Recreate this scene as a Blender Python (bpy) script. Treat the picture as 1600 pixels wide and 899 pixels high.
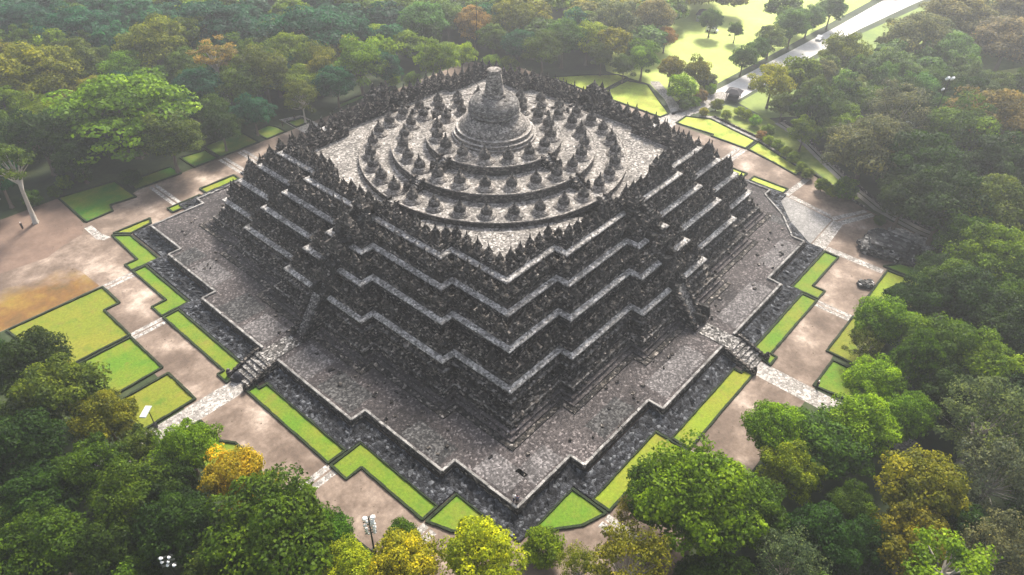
import bpy, math, random
import numpy as np
from mathutils import Matrix, Vector
R = math.radians
rng = np.random.default_rng(7); random.seed(7)
S = bpy.context.scene
for o in list(bpy.data.objects): bpy.data.objects.remove(o)
col = S.collection

# ------------------------------------------------------------------ camera
CAM = np.array([-99.06, -89.653, 90.664]); YAW, PIT, ROLL, F = 0.701, -0.680, 0.029, 1114.238
_d = np.array([math.cos(YAW)*math.cos(PIT), math.sin(YAW)*math.cos(PIT), math.sin(PIT)])
_r = np.cross(_d, [0, 0, 1]); _r /= np.linalg.norm(_r); _u = np.cross(_r, _d)
_r, _u = _r*math.cos(ROLL)+_u*math.sin(ROLL), -_r*math.sin(ROLL)+_u*math.cos(ROLL)
cd = bpy.data.cameras.new('camera'); cam = bpy.data.objects.new('camera', cd); col.objects.link(cam)
cd.lens = F/1600*36; cd.sensor_width = 36; cd.clip_start = 1; cd.clip_end = 4000
cam.matrix_world = Matrix(((_r[0], _u[0], -_d[0], CAM[0]), (_r[1], _u[1], -_d[1], CAM[1]), (_r[2], _u[2], -_d[2], CAM[2]), (0, 0, 0, 1)))
S.camera = cam

def at(px, py, z=0.0):            # survey helper: photo point -> place on the level z (world metres)
    D = _d*F+_r*(px-800)-_u*(py-449.5); t = (z-CAM[2])/D[2]
    return (CAM+D*t)[:2]
def seen(P):                       # world -> photo point and depth
    w = np.asarray(P, float)-CAM; z = w@_d
    return 800+F*(w@_r)/z, 449.5-F*(w@_u)/z, z

# ------------------------------------------------------------------ light
SUN_AZ, SUN_EL = R(24), R(46)      # azimuth measured from +x towards +y
w = bpy.data.worlds.new('World'); S.world = w; w.use_nodes = True
nt = w.node_tree; bg = nt.nodes['Background']; sky = nt.nodes.new('ShaderNodeTexSky')
sky.sky_type = 'NISHITA'; sky.sun_disc = False; sky.sun_elevation = SUN_EL; sky.sun_rotation = math.pi/2-SUN_AZ
sky.air_density = 1.0; sky.dust_density = 3.0; sky.ozone_density = 1.0; sky.altitude = 250
hs = nt.nodes.new('ShaderNodeHueSaturation'); hs.inputs['Saturation'].default_value = .45; nt.links.new(sky.outputs[0], hs.inputs['Color']); nt.links.new(hs.outputs[0], bg.inputs[0]); bg.inputs[1].default_value = 0.14
ld = bpy.data.lights.new('sun', 'SUN'); ld.energy = 4.0; ld.angle = R(14); ld.color = (1, .93, .82)
sun = bpy.data.objects.new('sun', ld); col.objects.link(sun)
sd = Vector((math.cos(SUN_AZ)*math.cos(SUN_EL), math.sin(SUN_AZ)*math.cos(SUN_EL), math.sin(SUN_EL)))
sun.rotation_euler = sd.to_track_quat('Z', 'Y').to_euler(); sun.location = (0, 0, 150)
S.view_settings.view_transform = 'Standard'; S.view_settings.look = 'None'; S.view_settings.gamma = 1
S.view_settings.exposure = 1.2
HAZE = 0.00050

# ------------------------------------------------------------------ helpers
def tag(o, label=None, cat=None, group=None, kind=None):
    if label: o['label'] = label
    if cat: o['category'] = cat
    if group: o['group'] = group
    if kind: o['kind'] = kind
    return o
def empty(name, loc=(0, 0, 0), rz=0):
    o = bpy.data.objects.new(name, None); o.empty_display_size = .5
    o.location = loc; o.rotation_euler = (0, 0, rz); col.objects.link(o); return o
class MB:
    def __init__(s): s.v = []; s.f = []; s.n = 0
    def add(s, v, f):
        v = np.asarray(v, float); s.v.append(v); s.f += [tuple(i+s.n for i in q) for q in f]; s.n += len(v); return s
    def box(s, c, size, rz=0, taper=1.0, tilt=None):
        x, y, z = np.array(size)/2; k = taper
        v = np.array([(-x, -y, -z), (x, -y, -z), (x, y, -z), (-x, y, -z), (-x*k, -y*k, z), (x*k, -y*k, z), (x*k, y*k, z), (-x*k, y*k, z)])
        if tilt is not None: v = v@np.array(Matrix.Rotation(tilt, 3, 'X')).T
        a, b = math.cos(rz), math.sin(rz); v = np.stack([v[:, 0]*a-v[:, 1]*b, v[:, 0]*b+v[:, 1]*a, v[:, 2]], 1)+np.array(c)
        return s.add(v, [(0, 3, 2, 1), (4, 5, 6, 7), (0, 1, 5, 4), (1, 2, 6, 5), (2, 3, 7, 6), (3, 0, 4, 7)])
    def lathe(s, prof, n=20, c=(0, 0, 0), rot=0, cap=True):
        a = np.arange(n)/n*2*math.pi+rot; v = []
        for r, z in prof: v.append(np.stack([c[0]+r*np.cos(a), c[1]+r*np.sin(a), np.full(n, c[2]+z)], 1))
        f = [(i*n+j, i*n+(j+1) % n, (i+1)*n+(j+1) % n, (i+1)*n+j) for i in range(len(prof)-1) for j in range(n)]
        if cap: f += [tuple(reversed(range(n))), tuple((len(prof)-1)*n+j for j in range(n))]
        return s.add(np.concatenate(v), f)
    def tube(s, pts, rad, n=7):
        pts = [np.array(p, float) for p in pts]; v = []
        for i, p in enumerate(pts):
            t = pts[min(i+1, len(pts)-1)]-pts[max(i-1, 0)]; t /= np.linalg.norm(t)+1e-9
            a = np.cross(t, [0, 0, 1.0] if abs(t[2]) < .9 else [1.0, 0, 0]); a /= np.linalg.norm(a); b = np.cross(t, a)
            th = np.arange(n)/n*2*math.pi; v.append(p+rad[i]*(np.outer(np.cos(th), a)+np.outer(np.sin(th), b)))
        f = [(i*n+j, i*n+(j+1) % n, (i+1)*n+(j+1) % n, (i+1)*n+j) for i in range(len(pts)-1) for j in range(n)]
        f += [tuple(range(n)), tuple((len(pts)-1)*n+j for j in reversed(range(n)))]
        return s.add(np.concatenate(v), f)
    def prism(s, poly, z0, z1):
        n = len(poly); P = np.array(poly, float)
        if sum(P[i, 0]*P[(i+1) % n, 1]-P[(i+1) % n, 0]*P[i, 1] for i in range(n)) < 0: P = P[::-1]
        v = np.concatenate([np.c_[P, np.full(n, z0)], np.c_[P, np.full(n, z1)]])
        return s.add(v, [tuple(range(n, 2*n))]+[(i, (i+1) % n, n+(i+1) % n, n+i) for i in range(n)])
    def mesh(s, name):
        m = bpy.data.meshes.new(name); m.from_pydata(np.concatenate(s.v).tolist(), [], s.f); m.update(); return m
    def build(s, name, mat, parent=None, smooth=False):
        m = s.mesh(name); m.materials.append(mat)
        if smooth:
            for p in m.polygons: p.use_smooth = True
        o = bpy.data.objects.new(name, m); col.objects.link(o)
        if parent: o.parent = parent
        return o
def jit(a, b): return float(rng.uniform(a, b))
def copy_tree(o, parent=None):
    c = o.copy(); col.objects.link(c)
    if parent: c.parent = parent
    for ch in list(o.children): copy_tree(ch, c)
    return c

# ------------------------------------------------------------------ materials
def mat(name):
    m = bpy.data.materials.new(name); m.use_nodes = True; n = m.node_tree; n.nodes.clear()
    out = n.nodes.new('ShaderNodeOutputMaterial'); b = n.nodes.new('ShaderNodeBsdfPrincipled'); n.links.new(b.outputs[0], out.inputs[0])
    b.inputs['Roughness'].default_value = .85; b.inputs['Specular IOR Level'].default_value = .25
    return m, n, b, out
def N(n, t, **k):
    x = n.nodes.new(t)
    for a, b in k.items(): setattr(x, a, b)
    return x
def ramp(n, src, stops):
    r = N(n, 'ShaderNodeValToRGB'); e = r.color_ramp.elements
    while len(e) < len(stops): e.new(.5)
    for i, (p, c) in enumerate(stops): e[i].position = p; e[i].color = (*c, 1) if len(c) == 3 else c
    n.links.new(src, r.inputs[0]); return r.outputs[0]
def noise(n, pos, scale, detail=4, rough=.6):
    x = N(n, 'ShaderNodeTexNoise'); x.inputs['Scale'].default_value = scale; x.inputs['Detail'].default_value = detail
    x.inputs['Roughness'].default_value = rough; n.links.new(pos, x.inputs['Vector']); return x.outputs['Fac']
def mix(n, a, b, fac, mode='MIX'):
    x = N(n, 'ShaderNodeMix', data_type='RGBA', blend_type=mode)
    for s, i in ((a, 6), (b, 7), (fac, 0)):
        if isinstance(s, (int, float)): x.inputs[i].default_value = s
        elif isinstance(s, tuple): x.inputs[i].default_value = (*s, 1)
        else: n.links.new(s, x.inputs[i])
    return x.outputs[2]
def plain(name, c, rough=.7, metal=0):
    m, n, b, _ = mat(name); g = N(n, 'ShaderNodeNewGeometry')
    f = noise(n, g.outputs['Position'], 3); n.links.new(mix(n, tuple(x*.8 for x in c), tuple(min(1, x*1.15) for x in c), f), b.inputs['Base Color'])
    b.inputs['Roughness'].default_value = rough; b.inputs['Metallic'].default_value = metal; return m
def stone(name, cols, cell=.5, patch=.12, patch_c=((.6, .6, .6), (1.3, 1.25, 1.2)), bump=.6, zs=1.6, fine=5.0):
    """coursed andesite blocks: each block its own tone, weather patches across, rough joints"""
    m, n, b, _ = mat(name); g = N(n, 'ShaderNodeNewGeometry'); pos = g.outputs['Position']
    mp = N(n, 'ShaderNodeMapping'); mp.inputs['Scale'].default_value = (1, 1, zs); n.links.new(pos, mp.inputs[0])
    v = N(n, 'ShaderNodeTexVoronoi'); v.inputs['Scale'].default_value = 1/cell; v.inputs['Randomness'].default_value = .85
    n.links.new(mp.outputs[0], v.inputs['Vector']); sp = N(n, 'ShaderNodeSeparateColor'); n.links.new(v.outputs['Color'], sp.inputs[0])
    base = ramp(n, sp.outputs[0], cols)
    p = noise(n, pos, patch, 6, .65); pc = ramp(n, p, [(.3, patch_c[0]), (.7, patch_c[1])])
    c = mix(n, base, pc, 1.0, 'MULTIPLY')
    fn = noise(n, pos, fine, 5, .7); c = mix(n, c, ramp(n, fn, [(.3, (.45, .45, .45)), (.7, (1.5, 1.5, 1.5))]), .9, 'MULTIPLY')
    n.links.new(c, b.inputs['Base Color'])
    e = N(n, 'ShaderNodeTexVoronoi', feature='DISTANCE_TO_EDGE'); e.inputs['Scale'].default_value = 1/cell; e.inputs['Randomness'].default_value = .85
    n.links.new(mp.outputs[0], e.inputs['Vector']); ma = N(n, 'ShaderNodeMath', operation='MINIMUM'); n.links.new(e.outputs[0], ma.inputs[0]); ma.inputs[1].default_value = .18
    a2 = N(n, 'ShaderNodeMath', operation='MULTIPLY_ADD'); n.links.new(ma.outputs[0], a2.inputs[0]); a2.inputs[1].default_value = 2.5; n.links.new(fn, a2.inputs[2])
    a3 = N(n, 'ShaderNodeMath', operation='ADD'); n.links.new(a2.outputs[0], a3.inputs[0]); n.links.new(sp.outputs[1], a3.inputs[1])
    bp = N(n, 'ShaderNodeBump'); bp.inputs['Strength'].default_value = bump; bp.inputs['Distance'].default_value = .25
    n.links.new(a3.outputs[0], bp.inputs['Height']); n.links.new(bp.outputs[0], b.inputs['Normal'])
    b.inputs['Roughness'].default_value = .9
    return m
g3 = lambda x, w=0.0: (x*(1+w), x, x*(1-w))
M = {}
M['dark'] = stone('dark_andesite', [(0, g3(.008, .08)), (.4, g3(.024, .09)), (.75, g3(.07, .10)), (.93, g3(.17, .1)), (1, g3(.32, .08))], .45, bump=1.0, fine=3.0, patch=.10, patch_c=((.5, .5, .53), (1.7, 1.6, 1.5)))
M['trim'] = stone('moulding_stone', [(0, g3(.03, .09)), (.5, g3(.085, .1)), (1, g3(.3, .08))], .45, .3, ((.5, .5, .5), (1.4, 1.4, 1.4)), .6)
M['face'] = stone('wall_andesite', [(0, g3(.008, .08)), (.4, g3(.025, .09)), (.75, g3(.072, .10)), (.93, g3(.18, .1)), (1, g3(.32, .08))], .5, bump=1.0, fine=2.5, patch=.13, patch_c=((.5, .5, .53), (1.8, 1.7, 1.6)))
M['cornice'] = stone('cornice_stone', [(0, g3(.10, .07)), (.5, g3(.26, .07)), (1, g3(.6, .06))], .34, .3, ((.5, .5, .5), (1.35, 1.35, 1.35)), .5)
M['terrace'] = stone('terrace_paving', [(0, (.035, .032, .032)), (.5, (.060, .054, .053)), (.85, (.090, .082, .080)), (1, (.20, .185, .18))], .3, .06, ((.26, .26, .27), (1.55, 1.45, 1.42)), .5, 1, 3)
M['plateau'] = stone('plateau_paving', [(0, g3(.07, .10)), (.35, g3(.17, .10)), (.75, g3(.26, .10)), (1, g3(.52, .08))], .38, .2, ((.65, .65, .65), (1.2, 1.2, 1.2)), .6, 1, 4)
M['ring'] = stone('ring_wall_stone', [(0, g3(.02, .08)), (.6, g3(.06, .09)), (1, g3(.2, .08))], .45)
M['stupa'] = stone('stupa_stone', [(0, g3(.025, .08)), (.5, g3(.06, .09)), (1, g3(.18, .08))], .35)
M['stupabase'] = stone('stupa_base_stone', [(0, g3(.09, .09)), (.5, g3(.20, .09)), (1, g3(.44, .08))], .32)
M['main'] = stone('main_stupa_stone', [(0, g3(.07, .09)), (.5, g3(.165, .09)), (1, g3(.36, .08))], .4, .3)
M['black2'] = stone('dark_stone_gap_shade', [(0, g3(.008, .05)), (.6, g3(.022, .05)), (1, g3(.09, .05))], .4)  # near-black stone; also paints the shade inside the gateway gaps
M['patch_light'] = stone('pale_terrace_repair', [(0, (.062, .056, .055)), (.5, (.088, .080, .078)), (1, (.22, .2, .195))], .3, .3, ((.7, .7, .7), (1.3, 1.3, 1.3)), .4, 1, 3)
M['patch_dark'] = stone('dark_terrace_repair', [(0, (.022, .021, .021)), (.5, (.038, .036, .036)), (1, (.12, .115, .11))], .3, .2, ((.6, .6, .6), (1.3, 1.3, 1.3)), .4, 1, 3)
M['bellstone'] = stone('bell_stone', [(0, g3(.06, .06)), (.5, g3(.12, .06)), (1, g3(.26, .05))], .4, .3, bump=.5)
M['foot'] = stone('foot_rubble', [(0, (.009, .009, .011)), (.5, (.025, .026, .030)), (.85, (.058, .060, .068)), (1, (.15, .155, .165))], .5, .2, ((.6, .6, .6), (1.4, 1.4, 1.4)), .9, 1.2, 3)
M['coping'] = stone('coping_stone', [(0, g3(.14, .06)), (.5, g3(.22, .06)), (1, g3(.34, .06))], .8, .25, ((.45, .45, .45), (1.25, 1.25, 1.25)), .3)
M['step'] = stone('step_stone', [(0, g3(.03, .05)), (.5, g3(.10, .05)), (1, g3(.42, .04))], .35, .4)
M['slab'] = stone('pale_paving', [(0, g3(.17, .10)), (.5, g3(.27, .10)), (1, g3(.48, .08))], .4, .25, ((.7, .7, .7), (1.15, 1.15, 1.15)), .25, 1, 4)
M['greyslab'] = stone('grey_paving', [(0, g3(.17, .05)), (.5, g3(.215, .05)), (1, g3(.28, .05))], .5, .12, ((.75, .75, .75), (1.15, 1.15, 1.15)), .2, 1, 4)
M['heap'] = stone('heap_stone', [(0, g3(.015)), (.5, g3(.05, .02)), (.85, g3(.13, .02)), (1, g3(.4, .01))], .7)
M['heaplight'] = stone('pale_block_stone', [(0, g3(.2, .02)), (.5, g3(.36, .02)), (1, g3(.7, .02))], .7)
def ground_mat(name, stops, scale, fine=1.2, amt=.35, bump=.15, patch2=None):
    m, n, b, _ = mat(name); g = N(n, 'ShaderNodeNewGeometry'); pos = g.outputs['Position']
    wq = noise(n, pos, scale, 7, .62); c = ramp(n, wq, stops)
    f2 = noise(n, pos, fine, 6, .7); c = mix(n, c, ramp(n, f2, [(.25, (.6, .6, .6)), (.75, (1.4, 1.4, 1.4))]), amt, 'MULTIPLY')
    n.links.new(c, b.inputs['Base Color']); bp = N(n, 'ShaderNodeBump'); bp.inputs['Strength'].default_value = bump; bp.inputs['Distance'].default_value = .3
    n.links.new(f2, bp.inputs['Height']); n.links.new(bp.outputs[0], b.inputs['Normal']); return m
DIRT = [(.3, (.085, .060, .045)), (.46, (.135, .098, .074)), (.57, (.22, .165, .128)), (.70, (.42, .34, .275))]
M['dirt'] = ground_mat('bare_earth', DIRT, .13, 1.4, .75)
M['dirtdark'] = ground_mat('damp_earth', [(.3, (.09, .06, .045)), (.5, (.15, .10, .075)), (.7, (.22, .15, .11))], .12)  # darker damp soil under the trees
M['floor'] = ground_mat('forest_floor', [(.3, (.012, .02, .008)), (.5, (.03, .045, .015)), (.75, (.07, .08, .03))], .08, 1.0, .8)
M['field'] = ground_mat('sunlit_field', [(.3, (.22, .30, .06)), (.6, (.40, .46, .11)), (.8, (.55, .55, .2))], .03, .5, .5)  # bright yellow-green is the grass's own colour
M['road'] = ground_mat('pale_road', [(.3, (.42, .39, .36)), (.7, (.6, .58, .56))], .1, .8, .3)
M['track'] = ground_mat('track_gravel', [(.3, (.22, .2, .17)), (.7, (.33, .31, .28))], .3, 1.5, .5)
M['hedge'] = ground_mat('hedge_leaf', [(.3, (.008, .014, .006)), (.7, (.03, .045, .015))], 1.5, 5, .8, .8)
def lawn_mat():
    m, n, b, _ = mat('mown_grass'); g = N(n, 'ShaderNodeNewGeometry'); pos = g.outputs['Position']; oi = N(n, 'ShaderNodeObjectInfo')
    wq = noise(n, pos, .13, 5, .6); c = mix(n, oi.outputs['Color'], (.20, .185, .02), ramp(n, wq, [(.40, (0, 0, 0)), (.68, (.75, .75, .75))]))
    f2 = noise(n, pos, 2.2, 6, .75); c = mix(n, c, ramp(n, f2, [(.25, (.45, .5, .4)), (.75, (1.5, 1.4, 1.3))]), .8, 'MULTIPLY')
    f3 = noise(n, pos, .5, 4, .6); c = mix(n, c, (.17, .12, .03), ramp(n, f3, [(.56, (0, 0, 0)), (.78, (.65, .65, .65))])); f4 = noise(n, pos, .28, 5, .65); c = mix(n, c, (.045, .13, .006), ramp(n, f4, [(.52, (0, 0, 0)), (.72, (.6, .6, .6))]))
    n.links.new(c, b.inputs['Base Color']); bp = N(n, 'ShaderNodeBump'); bp.inputs['Strength'].default_value = .4; bp.inputs['Distance'].default_value = .15
    n.links.new(f2, bp.inputs['Height']); n.links.new(bp.outputs[0], b.inputs['Normal']); return m
M['lawn'] = lawn_mat()
def leaf_mat():
    m, n, b, out = mat('leaves'); oi = N(n, 'ShaderNodeObjectInfo'); a = N(n, 'ShaderNodeAttribute', attribute_name='tone'); tc = N(n, 'ShaderNodeTexCoord')
    c = mix(n, oi.outputs['Color'], ramp(n, a.outputs['Fac'], [(0, (.3, .36, .35)), (.45, (.95, 1, 1)), (.7, (1.7, 1.6, 1.1)), (1, (2.6, 2.2, 1.3))]), 1.0, 'MULTIPLY')
    f = noise(n, tc.outputs['Object'], .35, 3, .5); c = mix(n, c, ramp(n, f, [(.3, (.6, .7, .8)), (.7, (1.5, 1.35, 1.1))]), .8, 'MULTIPLY')
    n.links.new(c, b.inputs['Base Color']); b.inputs['Roughness'].default_value = .55; b.inputs['Specular IOR Level'].default_value = .12
    t = N(n, 'ShaderNodeBsdfTranslucent'); n.links.new(c, t.inputs[0]); ms = N(n, 'ShaderNodeMixShader'); ms.inputs[0].default_value = .45
    n.links.new(b.outputs[0], ms.inputs[1]); n.links.new(t.outputs[0], ms.inputs[2]); n.links.new(ms.outputs[0], out.inputs[0]); return m
M['leaf'] = leaf_mat()
M['bark'] = plain('bark', (.13, .10, .075), .9); M['palebark'] = plain('pale_bark', (.38, .34, .29), .9)
M['white'] = plain('white_lamp', (.8, .8, .78), .4); M['metal'] = plain('dark_metal', (.03, .035, .03), .5, .5)
M['black'] = plain('black_paint', (.02, .02, .025), .5); M['skin'] = plain('skin', (.35, .2, .13), .6); M['hair'] = plain('hair', (.015, .012, .01), .6)
M['glass'] = plain('tinted_glass', (.03, .035, .04), .15); M['carwhite'] = plain('white_car_paint', (.75, .75, .75), .3)
M['carblack'] = plain('black_car_paint', (.02, .02, .025), .3); M['rubber'] = plain('tyre_rubber', (.02, .02, .02), .8)
M['darkwood'] = plain('dark_roof', (.035, .03, .035), .7); M['panel'] = plain('pale_panel', (.42, .45, .43), .4); M['greymetal'] = plain('grey_steel', (.3, .31, .32), .5, .3)

# ------------------------------------------------------------------ ground, paths, lawns
def sheet(name, poly, z, m, label=None):
    mb = MB(); P = np.array(poly, float); n = len(P)
    if sum(P[i, 0]*P[(i+1) % n, 1]-P[(i+1) % n, 0]*P[i, 1] for i in range(n)) < 0: P = P[::-1]
    mb.add(np.c_[P, np.full(n, z)], [tuple(range(n))]); o = mb.build(name, m); tag(o, label, kind='structure'); return o
sheet('ground', [(-600, -600), (900, -600), (900, 900), (-600, 900)], 0, M['floor'])
sheet('earth_path', [(-74, 1.5), (-74.5, -30), (-74, -60), (-60, -74), (-4, -74.5), (1.8, -74.5), (25, -72.6), (64, -72.5), (66.5, -60), (74, -44), (74.5, 58), (66, 72), (-46, 72.3), (-61, 67.5), (-90, 66), (-88, 43), (-71.4, 43)], .004, M['dirt'])
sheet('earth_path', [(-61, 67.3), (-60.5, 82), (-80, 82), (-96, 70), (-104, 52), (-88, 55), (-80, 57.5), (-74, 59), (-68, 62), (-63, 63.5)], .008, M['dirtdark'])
HEDGES = []
def lawn(poly, colr, hedge=None, z=.05, hname=None):
    mb = MB(); mb.prism(poly, 0.0, z); o = mb.build('lawn', M['lawn']); tag(o, kind='structure'); o.color = (*colr, 1)
    P = [np.array(p, float) for p in poly]
    if hedge:
        hb = MB()
        n = len(P)
        for i in range(n):
            if hedge != 'all' and i not in hedge: continue
            a, b = P[i], P[(i+1) % n]; L = np.linalg.norm(b-a); ang = math.atan2(*(b-a)[::-1])
            k = max(1, int(L/1.3)); dv = (b-a)/k
            for j in range(k):
                c = a+dv*(j+.5); hh = jit(.26, .36)
                hb.box((c[0]+jit(-.03, .03), c[1]+jit(-.03, .03), hh/2), (L/k+.12, jit(.34, .44), hh), ang)
        h = hb.build('clipped_hedge', M['hedge']); HEDGES.append((h, hname, poly))
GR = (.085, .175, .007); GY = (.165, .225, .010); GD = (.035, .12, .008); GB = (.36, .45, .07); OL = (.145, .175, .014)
def mir(P): return [(y, x) for x, y in P]
Lc = [(-65, -2.9), (-65, -25), (-61.7, -25), (-61.7, -3.9), (-63.2, -3.9), (-63.2, -2.9)]
Lb = [(-65, -25.6), (-65, -29.4), (-62.1, -29.4), (-62.1, -42.9), (-59.05, -42.9), (-59.05, -25.6)]
La = [(-61.9, -43.5), (-60.6, -47.4), (-55.7, -53.5), (-55.7, -43.5)]
Cf = [(-65, 25), (-65, 4.2), (-66.2, 4.2), (-66.2, 1.4), (-61.9, 2.4), (-61.9, 25)]
Bf = [(-65, 25.6), (-65, 29.4), (-62.1, 29.4), (-62.1, 42.6), (-59.4, 42.6), (-59.4, 25.6)]
Af = [(-62.1, 43.1), (-62.1, 46.0), (-59.5, 46.0), (-59.0, 58.2), (-56.3, 55.5), (-56.3, 43.1)]
nm = 'inner grass strip at the foot of the left face'
lawn(Lc, GR, 'all', hname='nearer the stairs on the left face'); lawn(Lb, GR, 'all', hname='between the two near notches of the left face'); lawn(La, GR, 'all', hname='at the near corner on the left')
lawn(Cf, GR, 'all', hname='beyond the stairs on the left face'); lawn(Bf, GR, 'all', hname='at the far notch of the left face'); lawn(Af, GR, 'all', hname='at the far left corner')
lawn([(-58.4, 58.8), (-50.2, 58.6), (-51, 56.6), (-56.0, 56.0)], GY, 'all', hname='round the far left corner')
RR = lambda P: mir(P)
lawn(RR(Lc), GY, 'all', hname='nearer the stairs on the right face'); lawn(RR(Lb), GY, 'all', hname='between the two near notches of the right face'); lawn(RR(La), GR, 'all', hname='at the near corner on the right')
lawn(RR(Cf), GR, 'all', hname='beyond the stairs on the right face')
lawn([(25.6, -65), (29, -65), (29, -62.5), (42.5, -62.5), (42.5, -59.4), (25.6, -59.4)], GR, 'all', hname='at the far notch of the right face')
for k, (a, b) in enumerate([((-36, 59.3), (-27, 62.0)), ((-12, 60.5), (-2, 65)), ((-45.5, 57.2), (-37.5, 59.6)), ]):
    lawn([(a[0], a[1]), (b[0], a[1]), (b[0], b[1]), (a[0], b[1])], GY, 'all', hname='number'+str(k))
for (x0, x1, y0, y1) in [(59.4, 62.1, -42, -33), (59.4, 62.1, -31, -26)]:
    lawn([(x0, y0), (x1, y0), (x1, y1), (x0, y1)], GB, 'all', hname='sun%d' % y0)
# outer lawns, left
lawn([(-71.7, 1.9), (-81, 1.9), (-81, 10.7), (-71.7, 10.7)], OL, 'all', hname='around the plot with the lamp left of the path')
lawn([(-71.7, 12.8), (-82, 12.4), (-82, 24.2), (-71.7, 24.2)], GR, 'all', hname='around the middle plot left of the path')
lawn([(-71.5, 24.9), (-84, 24.9), (-86, 42.4), (-68.5, 42.2), (-68.5, 35.1), (-71.5, 35.1)], OL, 'all', hname='around the largest plot on the left')
def dry_mat():
    m = ground_mat('dry_orange_grass', [(.3, (.075, .055, .02)), (.45, (.15, .075, .022)), (.6, (.20, .125, .025)), (.75, (.13, .14, .02))], .14, 1.5, .7); n = m.node_tree; b = n.nodes['Principled BSDF']; out = [x for x in n.nodes if x.type == 'OUTPUT_MATERIAL'][0]
    g = N(n, 'ShaderNodeNewGeometry'); d = N(n, 'ShaderNodeVectorMath', operation='DISTANCE'); mp = N(n, 'ShaderNodeMapping'); mp.inputs['Scale'].default_value = (.6, 1.25, 1); n.links.new(g.outputs['Position'], mp.inputs[0]); n.links.new(mp.outputs[0], d.inputs[0]); d.inputs[1].default_value = (-83*.6, 45*1.25, 0)
    nz = noise(n, g.outputs['Position'], .25, 7, .7); ad = N(n, 'ShaderNodeMath', operation='MULTIPLY_ADD'); n.links.new(nz, ad.inputs[0]); ad.inputs[1].default_value = 12; n.links.new(d.outputs['Value'], ad.inputs[2])
    mr = N(n, 'ShaderNodeMapRange'); n.links.new(ad.outputs[0], mr.inputs[0]); mr.inputs[1].default_value = 13; mr.inputs[2].default_value = 19; lk = b.inputs['Base Color'].links[0].from_socket
    dc = ramp(n, noise(n, g.outputs['Position'], .13, 7, .62), DIRT); dc = mix(n, dc, ramp(n, noise(n, g.outputs['Position'], 1.4, 6, .7), [(.25, (.6, .6, .6)), (.75, (1.4, 1.4, 1.4))]), .75, 'MULTIPLY')
    n.links.new(mix(n, lk, dc, mr.outputs[0]), b.inputs['Base Color']); return m
sheet('dry_grass', [(-68.7, 43.1), (-88, 43.1), (-104, 43), (-104, 62), (-84, 62), (-71, 60), (-69, 50)], .012, dry_mat())
lawn([(-73.6, -3.0), (-78, -3.0), (-78, -17), (-72.0, -17), (-72.3, -11.2), (-73.7, -9)], GR, 'all', hname='below the path on the left')
lawn([(-71.8, -26), (-78, -26), (-74, -44), (-70, -44)], GR, 'all', hname='beside the floodlight mast')
# far left lawns
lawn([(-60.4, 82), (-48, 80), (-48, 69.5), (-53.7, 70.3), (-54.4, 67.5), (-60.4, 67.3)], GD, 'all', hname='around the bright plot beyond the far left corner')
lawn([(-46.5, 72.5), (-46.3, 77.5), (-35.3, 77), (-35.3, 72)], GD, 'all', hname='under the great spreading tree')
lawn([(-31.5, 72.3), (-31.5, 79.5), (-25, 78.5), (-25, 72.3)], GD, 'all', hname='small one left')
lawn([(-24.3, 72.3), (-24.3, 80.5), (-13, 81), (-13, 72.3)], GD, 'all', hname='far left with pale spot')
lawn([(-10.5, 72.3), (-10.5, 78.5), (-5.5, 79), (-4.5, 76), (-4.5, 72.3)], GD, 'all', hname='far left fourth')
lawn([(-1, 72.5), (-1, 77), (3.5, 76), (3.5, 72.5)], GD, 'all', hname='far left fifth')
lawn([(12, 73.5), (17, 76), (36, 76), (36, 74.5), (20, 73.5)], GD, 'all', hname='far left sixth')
# back right lawns
lawn([(74.8, 44), (84, 37), (92, 29.5), (92, 25.8), (74.8, 25.8)], GB, 'all', hname='around the farther pale lawn behind the temple')
lawn([(74.8, 24.9), (90, 24.5), (92, 18.2), (85, 10), (78.5, 2.2), (74.8, 2.8)], GB, 'all', hname='around the nearer pale lawn behind the temple')
lawn([(74.8, -2.6), (80.5, -2.4), (84, -8.5), (80.4, -24.3), (74.4, -24.3), (74.4, -14), (75.6, -14)], GB, 'all', hname='around the long pale lawn right of the causeway')
lawn([(74.4, -25.1), (80.4, -25.1), (73.6, -41), (70.2, -40.5), (72.5, -33)], GB, 'all', hname='around the pointed pale lawn on the right')
# outer lawns, right
lawn([(1.9, -74.1), (10.4, -74.1), (10.4, -80), (2.6, -80)], GR, 'all', hname='beside the right path')
lawn([(12, -72.3), (25, -72.3), (25, -80), (12, -80)], OL, 'all', hname='right side second plot')
lawn([(27, -72.3), (45, -72.1), (45.2, -76), (45.2, -82), (27, -82)], GY, 'all', hname='right side third plot')
lawn([(46, -71), (55, -77), (56, -82), (46, -82)], GR, 'all', hname='beside the ruined block')
lit = MB()
for i in range(420):
    u = jit(-68, 68); d = jit(62.5, 71); x, y = random.choice([(-d, u), (u, -d), (d+2, u), (u, d+2)])
    if rng.random() < .5: x += jit(-1, 1)*2
    s_ = jit(.05, .16); a_ = jit(0, 3); lit.box((x, y, .02+s_*.12), (s_*1.5, s_, s_*.3), a_)
tag(lit.build('litter', plain('leaf_litter', (.10, .075, .05), .9)), 'small stones and fallen leaves strewn over the bare earth squares', 'litter', kind='stuff')
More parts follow.
